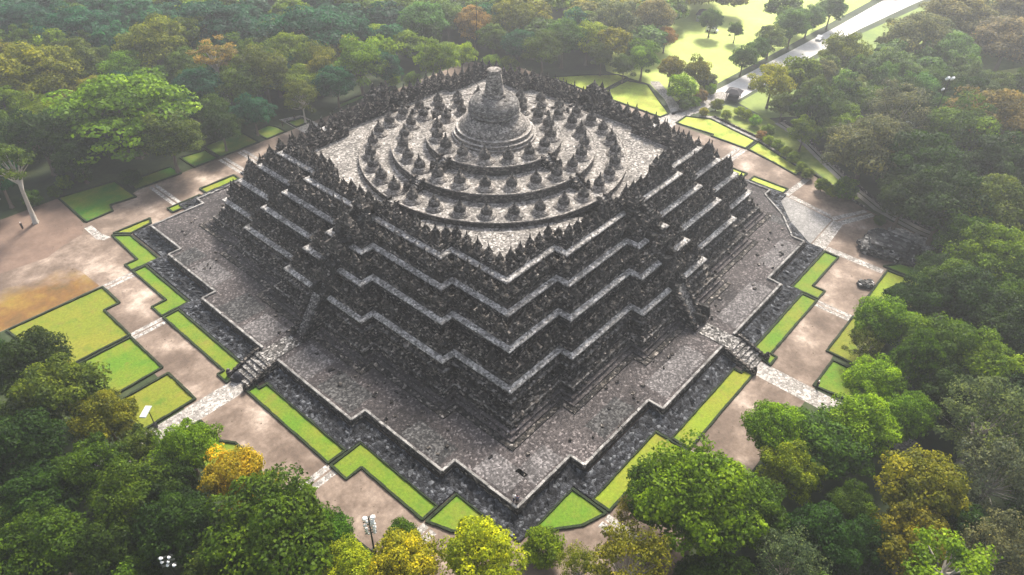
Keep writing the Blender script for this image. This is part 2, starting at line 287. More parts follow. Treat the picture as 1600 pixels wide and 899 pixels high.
# stone strips
z1 = .012
def strip(poly, m='slab', z=z1, name='paving'): return sheet(name, poly, z, M[m])
strip([(-92, -2.6), (-66.5, -2.6), (-63.4, -2.3), (-63.4, 1.1), (-66.5, 1.3), (-92, 1.3)])
strip([(-2.6, -92), (-2.6, -66), (-2.3, -63.4), (1.1, -63.4), (1.3, -66), (1.3, -92)])
for s_ in (0, 1):
    fl = (lambda P: mir(P)) if s_ else (lambda P: P)
    for (a, b) in [(-27.4, -24.9), (23.2, 25.4), (-46, -43.3), (41.0, 42.9)]:
        if s_ and a == 41.0: continue
        x0, x1 = (-71.2, -65.2)
        if abs(a) > 40: x0, x1 = (-68.3, -62.3)
        mm = (a+b)/2
        strip(fl([(x0, a), (x1, a), (x1, mm-.18), (x0, mm-.18)])); strip(fl([(x0, mm+.18), (x1, mm+.18), (x1, b), (x0, b)]))
        strip(fl([(x0-1.0, a), (x0, a), (x0, b), (x0-1.0, b)]), z=z1+.004)
strip([(-61.9, 59.4), (-60.9, 57.8), (-59.3, 57.9), (-60.2, 60.5), (-60.2, 65.4), (-61.8, 65.4)])
for x in (-44, -20, -25.5):
    strip([(x, 60), (x+.9, 60), (x+.9, 71.5), (x, 71.5)]); strip([(x+1.3, 60), (x+2.2, 60), (x+2.2, 71.5), (x+1.3, 71.5)])
strip([(-1.5, 61), (4.5, 61), (4.5, 78), (-1.5, 80)], z=z1); strip([(61, -3), (61, 3), (78, 2.6), (84, 1), (86, -1), (84, -3), (78, -3)], 'slab')
strip([(42.9, -55.9), (56.2, -55.6), (58.6, -43.9), (58.6, -41.5), (42.9, -41.5)], 'greyslab', .02)
strip([(42.9, -56.2), (56.2, -55.9), (56.2, -58.3), (42.9, -59.2)], 'slab'); strip([(43.2, -59.3), (45, -59.3), (45, -71.5), (43.2, -71.5)], 'slab', z1+.004)
strip([(56.2, -56.0), (57.3, -55.0), (65.9, -59.6), (65.4, -60.6)], 'slab'); strip([(56.4, -56.8), (65.5, -61.4), (65, -62.6), (56, -58.3)], 'slab')
strip([(58.8, -43.9), (60.3, -43.9), (58.2, -54.5), (56.9, -55.5)], 'slab'); strip([(58.8, -43.6), (58.8, -42.0), (70.5, -42.8), (70.6, -44.2)], 'slab')
strip([(60.8, -25.1), (73.9, -25.1), (73.9, -23.9), (60.8, -23.9)], 'slab'); strip([(60.8, -23.5), (73.9, -23.5), (73.9, -22.3), (60.8, -22.3)], 'slab')
# garden walk behind pale lawns, road, fields, track
strip([(78.5, 1), (86, 8), (93, 17.5), (95, 19), (97, 17), (89, 7), (83, 0)], 'slab'); strip([(81, -3), (86.5, -8), (82.6, -25), (74.5, -43), (72.5, -43.5), (80.9, -25), (84.4, -8.5)], 'slab', z1+.004)
strip([(84, 1), (96, 1), (104, -1), (104, -6), (96, -5), (84, -3.5)], 'slab', z1+.008)
sheet('road', [(101, -8.0), (140, -9.2), (192, -11.5), (236, -16), (330, -28), (330, -15), (234, -5.5), (192, -4.2), (140, -1.5), (101, .5)], .016, M['road'])
sheet('green_verge', [(92, 34), (93, 18), (86, 8), (90, 2), (100, 3), (175, 0), (230, -2), (330, 6), (330, 120), (190, 60), (120, 58)], .006, M['field'])
sheet('green_verge', [(100, -9), (190, -14), (240, -20), (240, -60), (200, -75), (150, -50), (112, -33), (96, -20)], .006, ground_mat('verge_grass', [(.3, (.10, .16, .03)), (.7, (.22, .27, .06))], .06, .6, .5))
sheet('green_verge', [(86, -6), (96, -7), (97, -20), (92, -30), (80, -44), (71, -57), (68, -56), (76, -43), (83, -26)], .01, ground_mat('garden_grass', [(.3, (.08, .13, .015)), (.7, (.24, .27, .05))], .25, 1.2, .6))
sheet('field', [(158, -60), (164, -72), (186, -78), (194, -66), (176, -56)], .012, M['field'])
tr = [(96, -24), (92, -32), (84, -41.5), (75, -53), (69, -62), (66, -72), (65, -90)]
def ribbon(pts, w0, w1):
    P = [np.array(p, float) for p in pts]; A = []; B = []
    for i, p in enumerate(P):
        t = P[min(i+1, len(P)-1)]-P[max(i-1, 0)]; t /= np.linalg.norm(t); nn = np.array((-t[1], t[0])); A.append(p+nn*w0); B.append(p+nn*w1)
    return [tuple(p) for p in A]+[tuple(p) for p in reversed(B)]
sheet('gravel_track', ribbon(tr, -1.7, -.35), .02, M['track']); sheet('gravel_track', ribbon(tr, .0, 1.5), .02, M['track'])
def wall_run(name, pts, w_, h, m, label, cat):
    mb = MB()
    for a, b in zip(pts[:-1], pts[1:]):
        a = np.array(a, float); b = np.array(b, float); L = np.linalg.norm(b-a); k = max(1, int(L/1.5))
        for j in range(k):
            c = a+(b-a)*(j+.5)/k; mb.box((c[0], c[1], h/2), (L/k+.03, w_, h*jit(.9, 1.1)), math.atan2(*(b-a)[::-1]))
    o = mb.build(name, m); tag(o, label, cat); return o
wall_run('kerb_wall', [(p[0]+2.1, p[1]+.9) for p in tr], .35, .7, M['face'], 'low dark stone wall along the outer edge of the curving gravel track', 'wall')
wall_run('kerb_wall', [(86, -8.5), (82.4, -25.3), (74, -43.2), (66.3, -60.2)], .4, .5, M['face'], 'low stone edging between pale garden walk and shrubs on the right', 'wall')

# ------------------------------------------------------------------ the temple
def outline(W3, W2, W1, t2, t1, e=0.0, cut=0.0):
    a, b, c, p, q = W3+e, W2+e, W1+e, t2+e, t1+e
    side = [(-a, -a), (-p, -a), (-p, -b), (-q, -b), (-q, -c), (q, -c), (q, -b), (p, -b), (p, -a)]; out = []
    for k in range(4):
        for i, (x, y) in enumerate(side):
            if k == 1 and i == 0: x, y = -a+cut, -a+cut       # the opened corner
            for _ in range(k): x, y = -y, x
            out.append((x, y))
    return np.array(out)
OA = (40.512, 43.053, 45.637, 28.075, 10.82)
OG = (52.54, 55.24, 58.05, 40.05, 22.32)
OF = (55.47, 58.86, 61.5, 42.9, 25.2)
def ringmesh(base, prof, closed=False, cut=0.0, wob=0.0):
    mb = MB(); n = 36; vs = []
    for e, z in prof: vs.append(np.c_[outline(*base, e, cut), np.full(n, z)])
    k = len(prof); f = [(i*n+j, i*n+(j+1) % n, (i+1)*n+(j+1) % n, (i+1)*n+j) for i in range(k-1) for j in range(n)]
    if closed: f += [((k-1)*n+j, (k-1)*n+(j+1) % n, (j+1) % n, j) for j in range(n)]
    return mb.add(np.concatenate(vs), f)
T = empty('buddhist_temple'); tag(T, 'huge dark stepped stone temple with ring terraces and a great bell stupa on top', 'temple')
# foot: outer rubble ledge, wall, coping, terrace floor
def sub_ring(base, e0, e1, z0, z1, segs, wob, cut, name, m, parent, rows=4):
    """a rough sloping belt, subdivided and roughened"""
    mb = MB(); P0 = outline(*base, e0, cut); P1 = outline(*base, e1, cut); n = 36
    for j in range(n):
        a0, b0, a1, b1 = P0[j], P0[(j+1) % n], P1[j], P1[(j+1) % n]; L = np.linalg.norm(b0-a0); k = max(2, int(L/segs)); V = []
        for r_ in range(rows+1):
            for i in range(k+1):
                s, t = i/k, r_/rows; p = (a0*(1-s)+b0*s)*(1-t)+(a1*(1-s)+b1*s)*t; z = z0+(z1-z0)*t
                if 0 < i < k and 0 < r_ < rows: p = p+rng.normal(0, wob*.5, 2); z += rng.normal(0, wob)
                V.append((p[0], p[1], z))
        f = [(r_*(k+1)+i, r_*(k+1)+i+1, (r_+1)*(k+1)+i+1, (r_+1)*(k+1)+i) for r_ in range(rows) for i in range(k)]
        mb.add(V, f)
    return mb.build(name, m, parent)
CUTG = 5.5; CUTF = 7.0
ringmesh(OF, [(.15, 0), (.15, .35), (-.35, .37)], cut=CUTF).build('foot_kerb', M['foot'], T)  # kerb coloured dark to stand in for the shadow line beside the lawns
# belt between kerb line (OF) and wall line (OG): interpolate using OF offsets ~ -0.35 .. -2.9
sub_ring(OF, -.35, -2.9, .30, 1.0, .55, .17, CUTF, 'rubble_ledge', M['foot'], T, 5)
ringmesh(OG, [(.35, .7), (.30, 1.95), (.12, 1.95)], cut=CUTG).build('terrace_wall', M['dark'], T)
# coping stones: individually laid, some missing
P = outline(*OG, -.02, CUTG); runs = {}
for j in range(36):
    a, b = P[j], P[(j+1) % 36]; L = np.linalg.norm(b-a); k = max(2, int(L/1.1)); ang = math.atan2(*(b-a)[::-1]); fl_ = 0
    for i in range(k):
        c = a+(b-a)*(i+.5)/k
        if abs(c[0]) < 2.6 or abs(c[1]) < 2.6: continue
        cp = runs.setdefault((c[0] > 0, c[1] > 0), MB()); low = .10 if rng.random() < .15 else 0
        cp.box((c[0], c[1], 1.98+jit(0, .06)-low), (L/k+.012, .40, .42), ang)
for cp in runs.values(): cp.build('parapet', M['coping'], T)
tf = ringmesh(OG, [(.12, 1.9), (-13.5, 1.9)], cut=CUTG).build('terrace_floor', M['terrace'], T)
# inner low ledge on terrace
ringmesh(OA, [(4.9, 1.88), (4.9, 2.12), (3.8, 2.14)], cut=0).build('terrace_ledge', M['dark'], T)
# body
LV = [(0.0, 8.55), (-3.0, 13.2), (-6.3, 16.6), (-9.6, 19.5)]
ringmesh(OA, [(3.9, 1.8), (3.9, 2.4), (3.2, 2.45), (3.2, 3.0), (2.5, 3.05)]).build('lower_step', M['terrace'], T)
foot = [(2.6, 2.9), (2.6, 3.3), (2.3, 4.2), (1.5, 4.4), (1.5, 4.9), (.9, 5.0), (.8, 6.5), (.3, 6.6)]
ringmesh(OA, foot+[(.0, 7.0), (.0, 8.0)]).build('lower_wall', M['dark'], T)
def scatter_blocks(base, e, z0, z1, n, mb, smin=.25, smax=.7):
    P = outline(*base, e)
    segs = [(P[j], P[(j+1) % 36]) for j in range(36)]; L = np.array([np.linalg.norm(b-a) for a, b in segs]); pr = L/L.sum()
    for j in rng.choice(36, n, p=pr):
        a, b = segs[j]; s = rng.random(); c = a+(b-a)*s; w_ = jit(smin, smax); ang = math.atan2(*(b-a)[::-1])
        mb.box((c[0], c[1], jit(z0, z1)), (w_, jit(.2, .5), jit(.2, .5)), ang+jit(-.06, .06))
def pilasters(e, z0, z1, mb, step=1.15):
    P = outline(*OA, e)
    for j in range(36):
        a, b = P[j], P[(j+1) % 36]; L = np.linalg.norm(b-a); k = max(1, int(L/step)); ang = math.atan2(*(b-a)[::-1])
        for i in range(k):
            if rng.random() < .12: continue
            c = a+(b-a)*(i+.5)/k; mb.box((c[0], c[1], (z0+z1)/2), (.3, .34, z1-z0), ang)
            if i % 2: mb.box((c[0], c[1], z1+.12), (.62, .5, .2), ang)
rb = MB(); pilasters(.95, 5.2, 6.6, rb); pilasters(.1, 6.75, 7.7, rb, .9); pilasters(2.4, 3.3, 4.1, rb, 1.6)
for e_, z_ in [(2.3, 4.2), (.85, 6.52)]: ringmesh(OA, [(e_+.07, z_-.16), (e_+.07, z_+.03), (e_-.35, z_+.05)]).build('moulding', M['trim'], T)
for e_, z_, nn_ in [(3.5, 2.35, 90), (2.8, 2.95, 120), (1.9, 4.4, 250), (1.2, 5.0, 250), (.85, 5.8, 400)]: scatter_blocks(OA, e_, z_, z_+.5, nn_, rb)
GAL = []
for k, (e, z) in enumerate(LV):
    last = k == len(LV)-1
    hb = 2.2 if not last else .9
    tk = 1.6 if not last else 2.9
    # cornice (pale band)
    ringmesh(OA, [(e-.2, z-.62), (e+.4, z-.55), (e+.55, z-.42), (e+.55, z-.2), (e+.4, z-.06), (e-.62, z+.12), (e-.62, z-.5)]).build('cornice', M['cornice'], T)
    ringmesh(OA, [(e-.38, z+.05), (e-.5, z+.62), (e-.95, z+.66)]).build('plinth', M['face'], T)
    # balustrade wall
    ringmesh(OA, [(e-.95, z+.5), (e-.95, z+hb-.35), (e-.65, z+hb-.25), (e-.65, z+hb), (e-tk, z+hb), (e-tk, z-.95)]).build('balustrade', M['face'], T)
    scatter_blocks(OA, e-.7, z+.5, z+hb, 420, rb, .2, .5); scatter_blocks(OA, e-1.0, z+hb, z+hb+.15, 260, rb, .3, .6)
    GAL.append((e, z, hb)); pilasters(e-.85, z+.6, z+hb-.3, rb)
    if not last:
        e2, z2 = LV[k+1]
        ringmesh(OA, [(e-1.5, z-.2), (e2+.05, z-.2)]).build('gallery_floor', M['terrace'], T)
        ringmesh(OA, [(e2+.35, z-.2), (e2+.35, z+.5), (e2-.1, z+.6), (e2-.1, z2-.5)]).build('gallery_wall', M['face'], T)
        scatter_blocks(OA, e2+.12, z+.6, z2-.9, 420, rb, .25, .8)
rbo = rb.build('relief_stones', M['dark'], T); rbo['kind'] = 'stuff'
# plateau
ZP = 18.55
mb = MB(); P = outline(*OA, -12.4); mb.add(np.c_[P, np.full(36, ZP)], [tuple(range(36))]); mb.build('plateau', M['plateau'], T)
# ring terraces
RT = [(27.5, ZP, 19.6), (20.84, 19.6, 21.35), (13.8, 21.35, 23.15)]
for r_, za, zb in RT:
    mb = MB(); mb.lathe([(r_+.15, za-.02), (r_+.15, za+.25), (r_, za+.3), (r_, zb-.35), (r_+.22, zb-.25), (r_+.22, zb-.02)], 96, cap=False); mb.build('ring_wall', M['ring'], T)
    mb = MB(); mb.lathe([(r_+.23, zb-.03), (r_+.23, zb), (r_-8 if r_ > 14 else 3, zb)], 96, cap=False); mb.build('ring_floor', M['plateau'], T)
    nn = int(2*math.pi*r_/.95); rims = {}
    for i in range(nn):
        a = i/nn*2*math.pi
        if min(abs((a-q+math.pi) % (2*math.pi)-math.pi) for q in (0, math.pi/2, math.pi, 3*math.pi/2))*r_ < 1.3: continue
        rims.setdefault(int(a/(math.pi/2)), MB()).box((math.cos(a)*(r_+.05), math.sin(a)*(r_+.05), zb+.04), (.26, .97, .2*jit(.6, 1.3)), a)
    for rim in rims.values(): rim.build('ring_coping', M['stupabase'], T)
# main stupa
ms = MB(); ms.lathe([(8.6, 23.1), (8.6, 23.55), (8.1, 23.6), (8.1, 24.05), (8.3, 24.1), (8.3, 24.3), (7.5, 24.32), (7.5, 24.8), (7.7, 24.85), (7.7, 25.05), (6.9, 25.1), (6.8, 25.7), (6.4, 26.4), (5.6, 27.1), (4.8, 27.6), (4.0, 27.8), (3.9, 28.2)], 64); ms.build('stupa_base', M['main'], T, False)
ms = MB(); ms.lathe([(4.1, 28.15), (5.25, 28.2), (5.3, 28.5), (5.0, 28.62), (5.12, 29.1), (5.08, 29.7), (4.8, 30.4), (4.2, 31.0), (3.4, 31.35), (2.5, 31.55), (2.4, 31.6)], 64); bell = ms.build('bell', M['bellstone'], T)
ms = MB(); ms.lathe([(2.5, 31.5), (2.5, 32.0), (2.0, 32.1), (2.0, 32.5), (2.0, 32.6), (1.95, 33.2), (1.85, 33.25), (1.75, 34.4), (1.65, 34.45), (1.5, 35.5), (1.42, 35.55), (1.3, 36.4), (1.45, 36.5), (1.45, 36.75), (1.0, 36.85)], 8, rot=.3); pin = ms.build('pinnacle', M['main'], T)
ms = MB()
for i in range(26):
    a = i/26*2*math.pi; r_ = jit(3.0, 4.3); ms.box((math.cos(a)*r_, math.sin(a)*r_, 31.3-(r_-3)*.55), (jit(.3, .6), jit(.3, .6), jit(.3, .6)), jit(0, 3))
o = ms.build('loose_blocks', M['dark'], T); o['kind'] = 'stuff'
for r_, zz in ((8.15, 24.3), (7.5, 25.05), (8.45, 23.58)):
    mb = MB(); nn = int(r_*6.5)
    for i in range(nn):
        a = i/nn*2*math.pi; mb.box((math.cos(a)*r_, math.sin(a)*r_, zz), (.34, 2*math.pi*r_/nn+.01, .12*jit(.7, 1.4)), a)
    mb.build('stupa_moulding', M['slab'], T)
# small perforated stupas: base + bell + pinnacle
def bell_mesh(square):
    n = 16; prof = [(1.12, .95), (1.2, 1.0), (1.2, 1.3), (1.17, 1.6), (1.1, 1.9), (.95, 2.2), (.72, 2.45), (.45, 2.6)]
    mb = MB(); V = []; 
    for i, (r_, z) in enumerate(prof):
        sh = (i % 2)*.5
        a = (np.arange(n)+sh)/n*2*math.pi; V.append(np.stack([r_*np.cos(a), r_*np.sin(a), np.full(n, z)], 1))
    V = np.concatenate(V); F = []
    for i in range(len(prof)-1):
        s = i % 2
        for j in range(n):
            a, b = i*n+j, i*n+(j+1) % n; c, d = (i+1)*n+(j+(1 if s else 0)) % n, (i+1)*n+(j+1+(1 if s else 0)) % n
            if s: F += [(a, b, c), (b, d, c)] if True else 0
            else: F += [(a, b, c), (b, (i+1)*n+(j+1) % n, c)]
    mb.add(V, F); mb.add([(0, 0, 2.58)]+[(0.46*math.cos(t), .46*math.sin(t), 2.58) for t in np.arange(8)/8*2*math.pi], [(0, i+1, (i+1) % 8+1) for i in range(8)])
    # diamond openings sunk as small dark recesses framed by lattice ribs
    for row, z in enumerate((1.18, 1.48, 1.78, 2.08)):
        r_ = np.interp(z, [p[1] for p in prof], [p[0] for p in prof])
        for j in range(12):
            a = (j+.5*(row % 2))/12*2*math.pi; mb.box((math.cos(a)*(r_+.02), math.sin(a)*(r_+.02), z), (.10, .22, .13), a)
    return mb
proto = None; nst = 0
for r_, zf, cnt, ph in [(25.2, 19.6, 32, 0.5), (18.6, 21.35, 24, .5), (11.7, 23.15, 16, .5)]:
    for i in range(cnt):
        a = (i+ph)/cnt*2*math.pi
        if proto is None:
            b = MB(); b.lathe([(2.1, 0), (2.1, .28), (1.85, .3), (1.9, .5), (1.6, .55), (1.6, .75), (1.35, .8), (1.25, .97)], 24); so = b.build('perforated_stupa', M['stupabase'], T)
            bo = bell_mesh(0).build('bell', M['stupa'], so)
            q = MB(); q.box((0, 0, 2.78), (.8, .8, .42)); q.lathe([(.3, 2.97), (.26, 3.3), (.15, 3.9), (.05, 4.3)], 8); q.build('pinnacle', M['stupa'], so); proto = so
            o = so
        else: o = copy_tree(proto, T)
        o.location = (math.cos(a)*r_, math.sin(a)*r_, zf); s = jit(.84, .95); o.scale = (s, s, s*jit(.82, 1.0)); o.rotation_euler = (jit(-.03, .03), jit(-.03, .03), a)
# niche shrines along the balustrades
def shrine(k):
    b = MB(); h = 1.0
    b.box((-.62, 0, .62), (.3, .9, 1.25)); b.box((.62, 0, .62), (.3, .9, 1.25)); b.box((0, .3, .62), (.95, .35, 1.25)); b.box((0, 0, 1.36), (1.75, 1.15, .25))
    b.box((0, 0, 1.62), (1.3, .95, .3)); b.box((0, 0, 1.9), (.95, .75, .3)); b.lathe([(.42, 2.0), (.42, 2.35), (.28, 2.6), (.16, 2.75), (.1, 3.2+.2*k), (.02, 3.35+.2*k)], 8)
    for s in (-1, 1): b.lathe([(.2, 1.45), (.2, 1.7), (.05, 2.1)], 6, c=(s*.62, 0, 0))
    b.box((0, -.1, .25), (.5, .4, .5)); b.box((0, -.08, .68), (.32, .28, .45)); b.lathe([(.1, .9), (.14, 1.0), (.08, 1.15)], 6, c=(0, -.08, 0))
    if k == 1: b.box((.9, .1, .2), (.6, .5, .6), .2)
    return b.mesh('niche_shrine')
SH = [shrine(k) for k in range(3)]
for m_ in SH: m_.materials.append(M['dark'])
spots = []
for (e, z, hb) in GAL:
    for row in ((0, 1) if z > 18 else (0,)):
      P = outline(*OA, e-1.15-1.25*row)
      for j in range(36):
          a, b = P[j], P[(j+1) % 36]; L = np.linalg.norm(b-a); ang = math.atan2(*(b-a)[::-1]); k = max(1, int(round(L/2.65)))
          for i in range(k):
            c = a+(b-a)*(i+.5)/k
            if L > 15 and abs(min(abs(c[0]), abs(c[1]))) < 1.7: continue
            spots.append((c[0], c[1], z+hb-.85+.25*row, ang, jit(.72, 1.12)*(1-.12*row)))
spots.sort(key=lambda s: sum((np.array(s[:3])-CAM)**2))
allv = MB()
for i, (x, y, z, ang, sc) in enumerate(spots):
    k = int(rng.integers(3))
    if i < 100:
        o = bpy.data.objects.new('niche_shrine', SH[k]); col.objects.link(o); o.parent = T; o.location = (x, y, z); o.rotation_euler = (jit(-.03, .03), jit(-.03, .03), ang); o.scale = (sc, 1, sc)
    else:
        me = SH[k]; V = np.array([v.co[:] for v in me.vertices])*np.array([sc, 1, sc]); ca, sa = math.cos(ang), math.sin(ang)
        V = np.stack([V[:, 0]*ca-V[:, 1]*sa+x, V[:, 0]*sa+V[:, 1]*ca+y, V[:, 2]+z], 1); allv.add(V, [tuple(p.vertices) for p in me.polygons])
o = allv.build('niche_shrine', M['dark'], T); o['kind'] = 'stuff'
# stairs on the four axes
def stair(frame, d0, z0, d1, z1, w_, name, wing=True, m='step'):
    """steps climbing inward from distance d0 to d1 along one axis"""
    ax, ay = frame; k = max(3, int((z1-z0)/.28)); mb = MB(); rz = math.atan2(ay, ax)
    for i in range(k):
        da = d0+(d1-d0)*i/k; db = d1-.02*i; zt = z0+(z1-z0)*(i+1)/k; c = (da+db)/2
        mb.box((ax*c, ay*c, (z0-.3+zt)/2), (abs(da-db), w_-.004*i, zt-z0+.3), rz)
    st = mb.build(name, M[m], T)
    if wing:
        for s in (-1, 1):
            wb = MB(); off = s*(w_/2+.3); px, py = -ay*off, ax*off; L = abs(d1-d0)+.6; kk = max(3, int(L/.7))
            for i in range(kk):
                da = d0+.3-(L)*i/kk; zt = z0+(z1-z0)*min(1, (i+.9)/kk)+.55; c = da-L/kk/2
                wb.box((ax*c+px, ay*c+py, (z0-.3+zt)/2), (L/kk+.02, .55, zt-z0+.3), rz)
            wb.lathe([(.5, 0), (.5, 1.1), (.3, 1.3), (.35, 1.5), (.1, 1.8)], 8, c=(ax*(d0+.5)+px, ay*(d0+.5)+py, z0))
            wb.build('stair_wing', M['dark'], T)
    return st
def portal(ax, ay, d, z, s=1.0):
    g = MB(); rz = math.atan2(ay, ax)
    def bx(u, v, zz, su, sv, sz, tp=1.0): g.box((ax*(d+u)-ay*v, ay*(d+u)+ax*v, z+zz), (su, sv, sz), rz, tp)
    for q in (-1, 1): bx(0, q*1.35*s, 1.3*s, 1.5, .75*s, 2.6*s); bx(.2, q*2.1*s, .8*s, 1.0, .7*s, 1.6*s)
    bx(0, 0, 2.85*s, 1.7, 3.9*s, .5*s); bx(0, 0, 3.3*s, 1.4, 3.0*s, .5*s, .8); bx(0, 0, 3.75*s, 1.1, 2.1*s, .5*s, .75); bx(0, 0, 4.15*s, .8, 1.2*s, .5*s, .6)
    c = (ax*d, ay*d, z+4.3*s); g.lathe([(.4*s, 0), (.35*s, .4*s), (.1*s, .9*s), (.02, 1.2*s)], 8, c=c)
    g.build('gateway', M['dark'], T)
for ax, ay in ((-1, 0), (0, -1), (1, 0), (0, 1)):
    stair((ax, ay), 64.4, 0, 59.0, 1.92, 4.4, 'stairway')
    mb = MB(); rz = math.atan2(ay, ax)
    mb.box((ax*56.1, ay*56.1, 1.96), (6.5, 3.6, .12), rz); mb.build('terrace_walk', M['step'], T)
    stair((ax, ay), 51.6, 1.9, 46.7, 8.8, 2.4, 'stairway', m='step')
    W1 = OA[2]
    for k in range(len(LV)):
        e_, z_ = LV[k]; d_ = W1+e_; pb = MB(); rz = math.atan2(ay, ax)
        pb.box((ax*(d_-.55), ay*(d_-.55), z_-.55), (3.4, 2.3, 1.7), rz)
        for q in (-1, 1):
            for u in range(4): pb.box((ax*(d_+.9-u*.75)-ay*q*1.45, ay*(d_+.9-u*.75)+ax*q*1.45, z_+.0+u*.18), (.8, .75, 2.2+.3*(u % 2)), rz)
        pb.build('passage', M['black2'], T)  # near-black colour stands in for the shade of the gateway opening
    for (e, z, hb) in GAL: portal(ax, ay, W1+e-1.1, z+.2, .85 if z > 18 else 1.1)
    for k in range(3): 
        e2, z2 = LV[k+1]; z0 = LV[k][1]; stair((ax, ay), W1+e2+2.6, z0-.1, W1+e2+.7, z2+.25, 1.8, 'stairway')
    for r_, za, zb in RT: stair((ax, ay), r_+2.2, za, r_+.05, zb+.02, 1.5, 'stairway')
for (x0, y0, x1, y1, mm) in [(-57.6, 3, -52, 10, 0), (-57.6, 11, -51, 18, 1), (-54.8, 24, -50, 33, 0), (-55, 34, -50, 39, 1), (-57.6, -10, -51.5, -3, 0), (-57.4, -21, -52, -12, 1), (-54.8, -39, -50.5, -30, 1), (-52, -50, -47, -43, 0),
                             (-48, -52, -41, -48, 0), (-34, -54.6, -25, -50.5, 1), (-20, -57.4, -6, -52.5, 0), (4, -57.6, 20, -53, 0), (26, -54.8, 38, -51, 0), (43, -50, 46, -44.5, 1), (44, 2, 44.5, 2.5, 1)]:
    P_ = [(x0, y0), (x1, y0), (x1, y1), (x0, y1)]; c_ = np.mean(P_, 0); n_ = 40; pl = []
    for i in range(n_):
        s_ = i/n_*4; k_ = int(s_); f_ = s_-k_; a_ = np.array(P_[k_]); b_ = np.array(P_[(k_+1) % 4]); p_ = a_+(b_-a_)*f_; pl.append(tuple(p_+(c_-p_)*jit(0, .09)))
    mb = MB(); mb.add(np.c_[np.array(pl), np.full(n_, 1.906)], [tuple(range(n_))]); mb.build('paving_patch', M['patch_dark' if mm else 'patch_light'], T)
# terrace rubble: small loose stones and low plinths on terrace
lo = MB()
for i in range(260):
    u = jit(-50, 50); d = jit(47.5, 55); x, y = random.choice([(-d, u), (u, -d), (d, u), (u, d)])
    if x > 42 and y < -42: continue
    if max(abs(x), abs(y)) > 50 and min(abs(x), abs(y)) > 38: continue
    lo.box((x, y, 2.0), (jit(.25, .8), jit(.25, .6), jit(.15, .5)), jit(0, 3))
o = lo.build('loose_stones', M['dark'], T); o['kind'] = 'stuff'
# shelter-like twin wing walls beside right stair
mb = MB()
for q in (-1.5, 1.5): mb.box((-.3+q*1.0+2.2, -50.2, 3.0), (.7, 4.2, 2.2), .12, .8)
mb.build('guardian_block', M['black2'], T)

# ------------------------------------------------------------------ heaps and ruined blocks
def heap(name, poly, h, n, m, smin, smax, label, cat):
    P = np.array(poly, float); c = P.mean(0); mb = MB(); mb.prism([tuple(c+(p-c)*.93) for p in P], 0, h*.55); mb.prism([tuple(c+(p-c)*.7) for p in P], h*.5, h*.85)
    k = 0
    while k < n:
        a, b = rng.random(), rng.random(); i = rng.integers(len(P)); p = c+(P[i]-c)*a*.98+(P[(i+1) % len(P)]-P[i])*b*a*.98
        z = h*(1-.6*a)*jit(.75, 1.05); mb.box((p[0], p[1], z*.8), (jit(smin, smax), jit(smin, smax), jit(.4, .9)), jit(0, 3), tilt=jit(-.15, .15)); k += 1
    o = mb.build(name, m); tag(o, label, cat); return o
heap('ruined_block', [(47, -65.5), (50.5, -63.7), (57.6, -64.8), (57.3, -75.2), (49.5, -75.6)], 3.2, 420, M['heap'], .5, 1.3, 'large dark heap of stone blocks on bare earth by the right corner', 'ruin')
heap('stone_platform', [(58.4, -67), (62.8, -67), (62.8, -77), (58.4, -77)], .7, 260, M['heaplight'], .4, 1.0, 'long pale platform of white and grey stones behind the dark heap', 'ruin')
heap('stone_block_row', [(34.8, -69.9), (36.6, -69.2), (38.6, -71.0), (36.4, -72.2)], 1.2, 22, M['heap'], .5, 1.1, 'smaller dark cluster of stone blocks alone on the earth square', 'ruin')

# ------------------------------------------------------------------ street furniture, people, vehicles
def mast(name, loc, h, heads, label, cat, rz=0):
    r = empty(name, (loc[0], loc[1], 0), rz); b = MB(); b.tube([(0, 0, 0), (0, 0, h)], [.14, .08], 8); b.box((0, 0, .3), (.6, .6, .6)); b.build('pole', M['metal'], r)
    for (x, y, z, s) in heads:
        q = MB(); q.box((x, y, z), (s*.9, s*.5, s*.9), 0, .75, tilt=.5); q.lathe([(s*.32, -.05), (s*.45, .08), (s*.3, .26)], 10, c=(x, y-.1, z)); q.build('floodlight', M['white'], r)
    a = MB(); zs = sorted({round(z, 2) for _, _, z, _ in heads})
    for z in zs: a.box((0, .15, z-.1), (1.6, .08, .08))
    a.build('crossarm', M['metal'], r); tag(r, label, cat); return r
p = at(585, 862); az = math.atan2(CAM[1]-p[1], CAM[0]-p[0])+math.pi/2
mast('floodlight_mast', p, 8.2, [(-.45, 0, 8.2, .8), (.55, 0, 8.1, .8), (-.3, 0, 7.3, .5), (.4, 0, 7.2, .75), (-.6, 0, 6.6, .55), (.2, 0, 6.5, .45), (.6, 0, 6.5, .5), (-.5, 0, 5.8, .5), (.55, 0, 5.8, .6), (-.5, 0, 5.2, .45), (.5, 0, 5.1, .5), (-.3, 0, 4.6, .4), (.5, 0, 4.5, .45)], 'floodlight mast with many white lamps near the bottom between yellow trees', 'floodlight', az)
p = at(262, 880, 15)
mast('floodlight_mast', p, 16.2, [(-.4, 0, 16.2, .42), (.4, 0, 16.0, .36), (-.5, 0, 15.4, .3), (.1, 0, 15.2, .3), (-.1, 0, 14.6, .36), (.5, 0, 14.3, .4)], 'white lamps of a mast among dark trees at the bottom left', 'floodlight', az)
p = at(1437, 235)
mast('floodlight_mast', p, 20.5, [(-.8, 0, 20.5, 1.0), (.8, 0, 20.3, 1.0), (-.9, 0, 17.6, .7)], 'floodlight mast with two lamps above the trees on the right', 'floodlight', az)
p = at(745, 92)
mast('floodlight_mast', p, 24, [(-.3, 0, 24, .9), (.2, 0, 22.9, .6)], 'tall thin lamp mast rising behind the top stupa', 'floodlight', az)
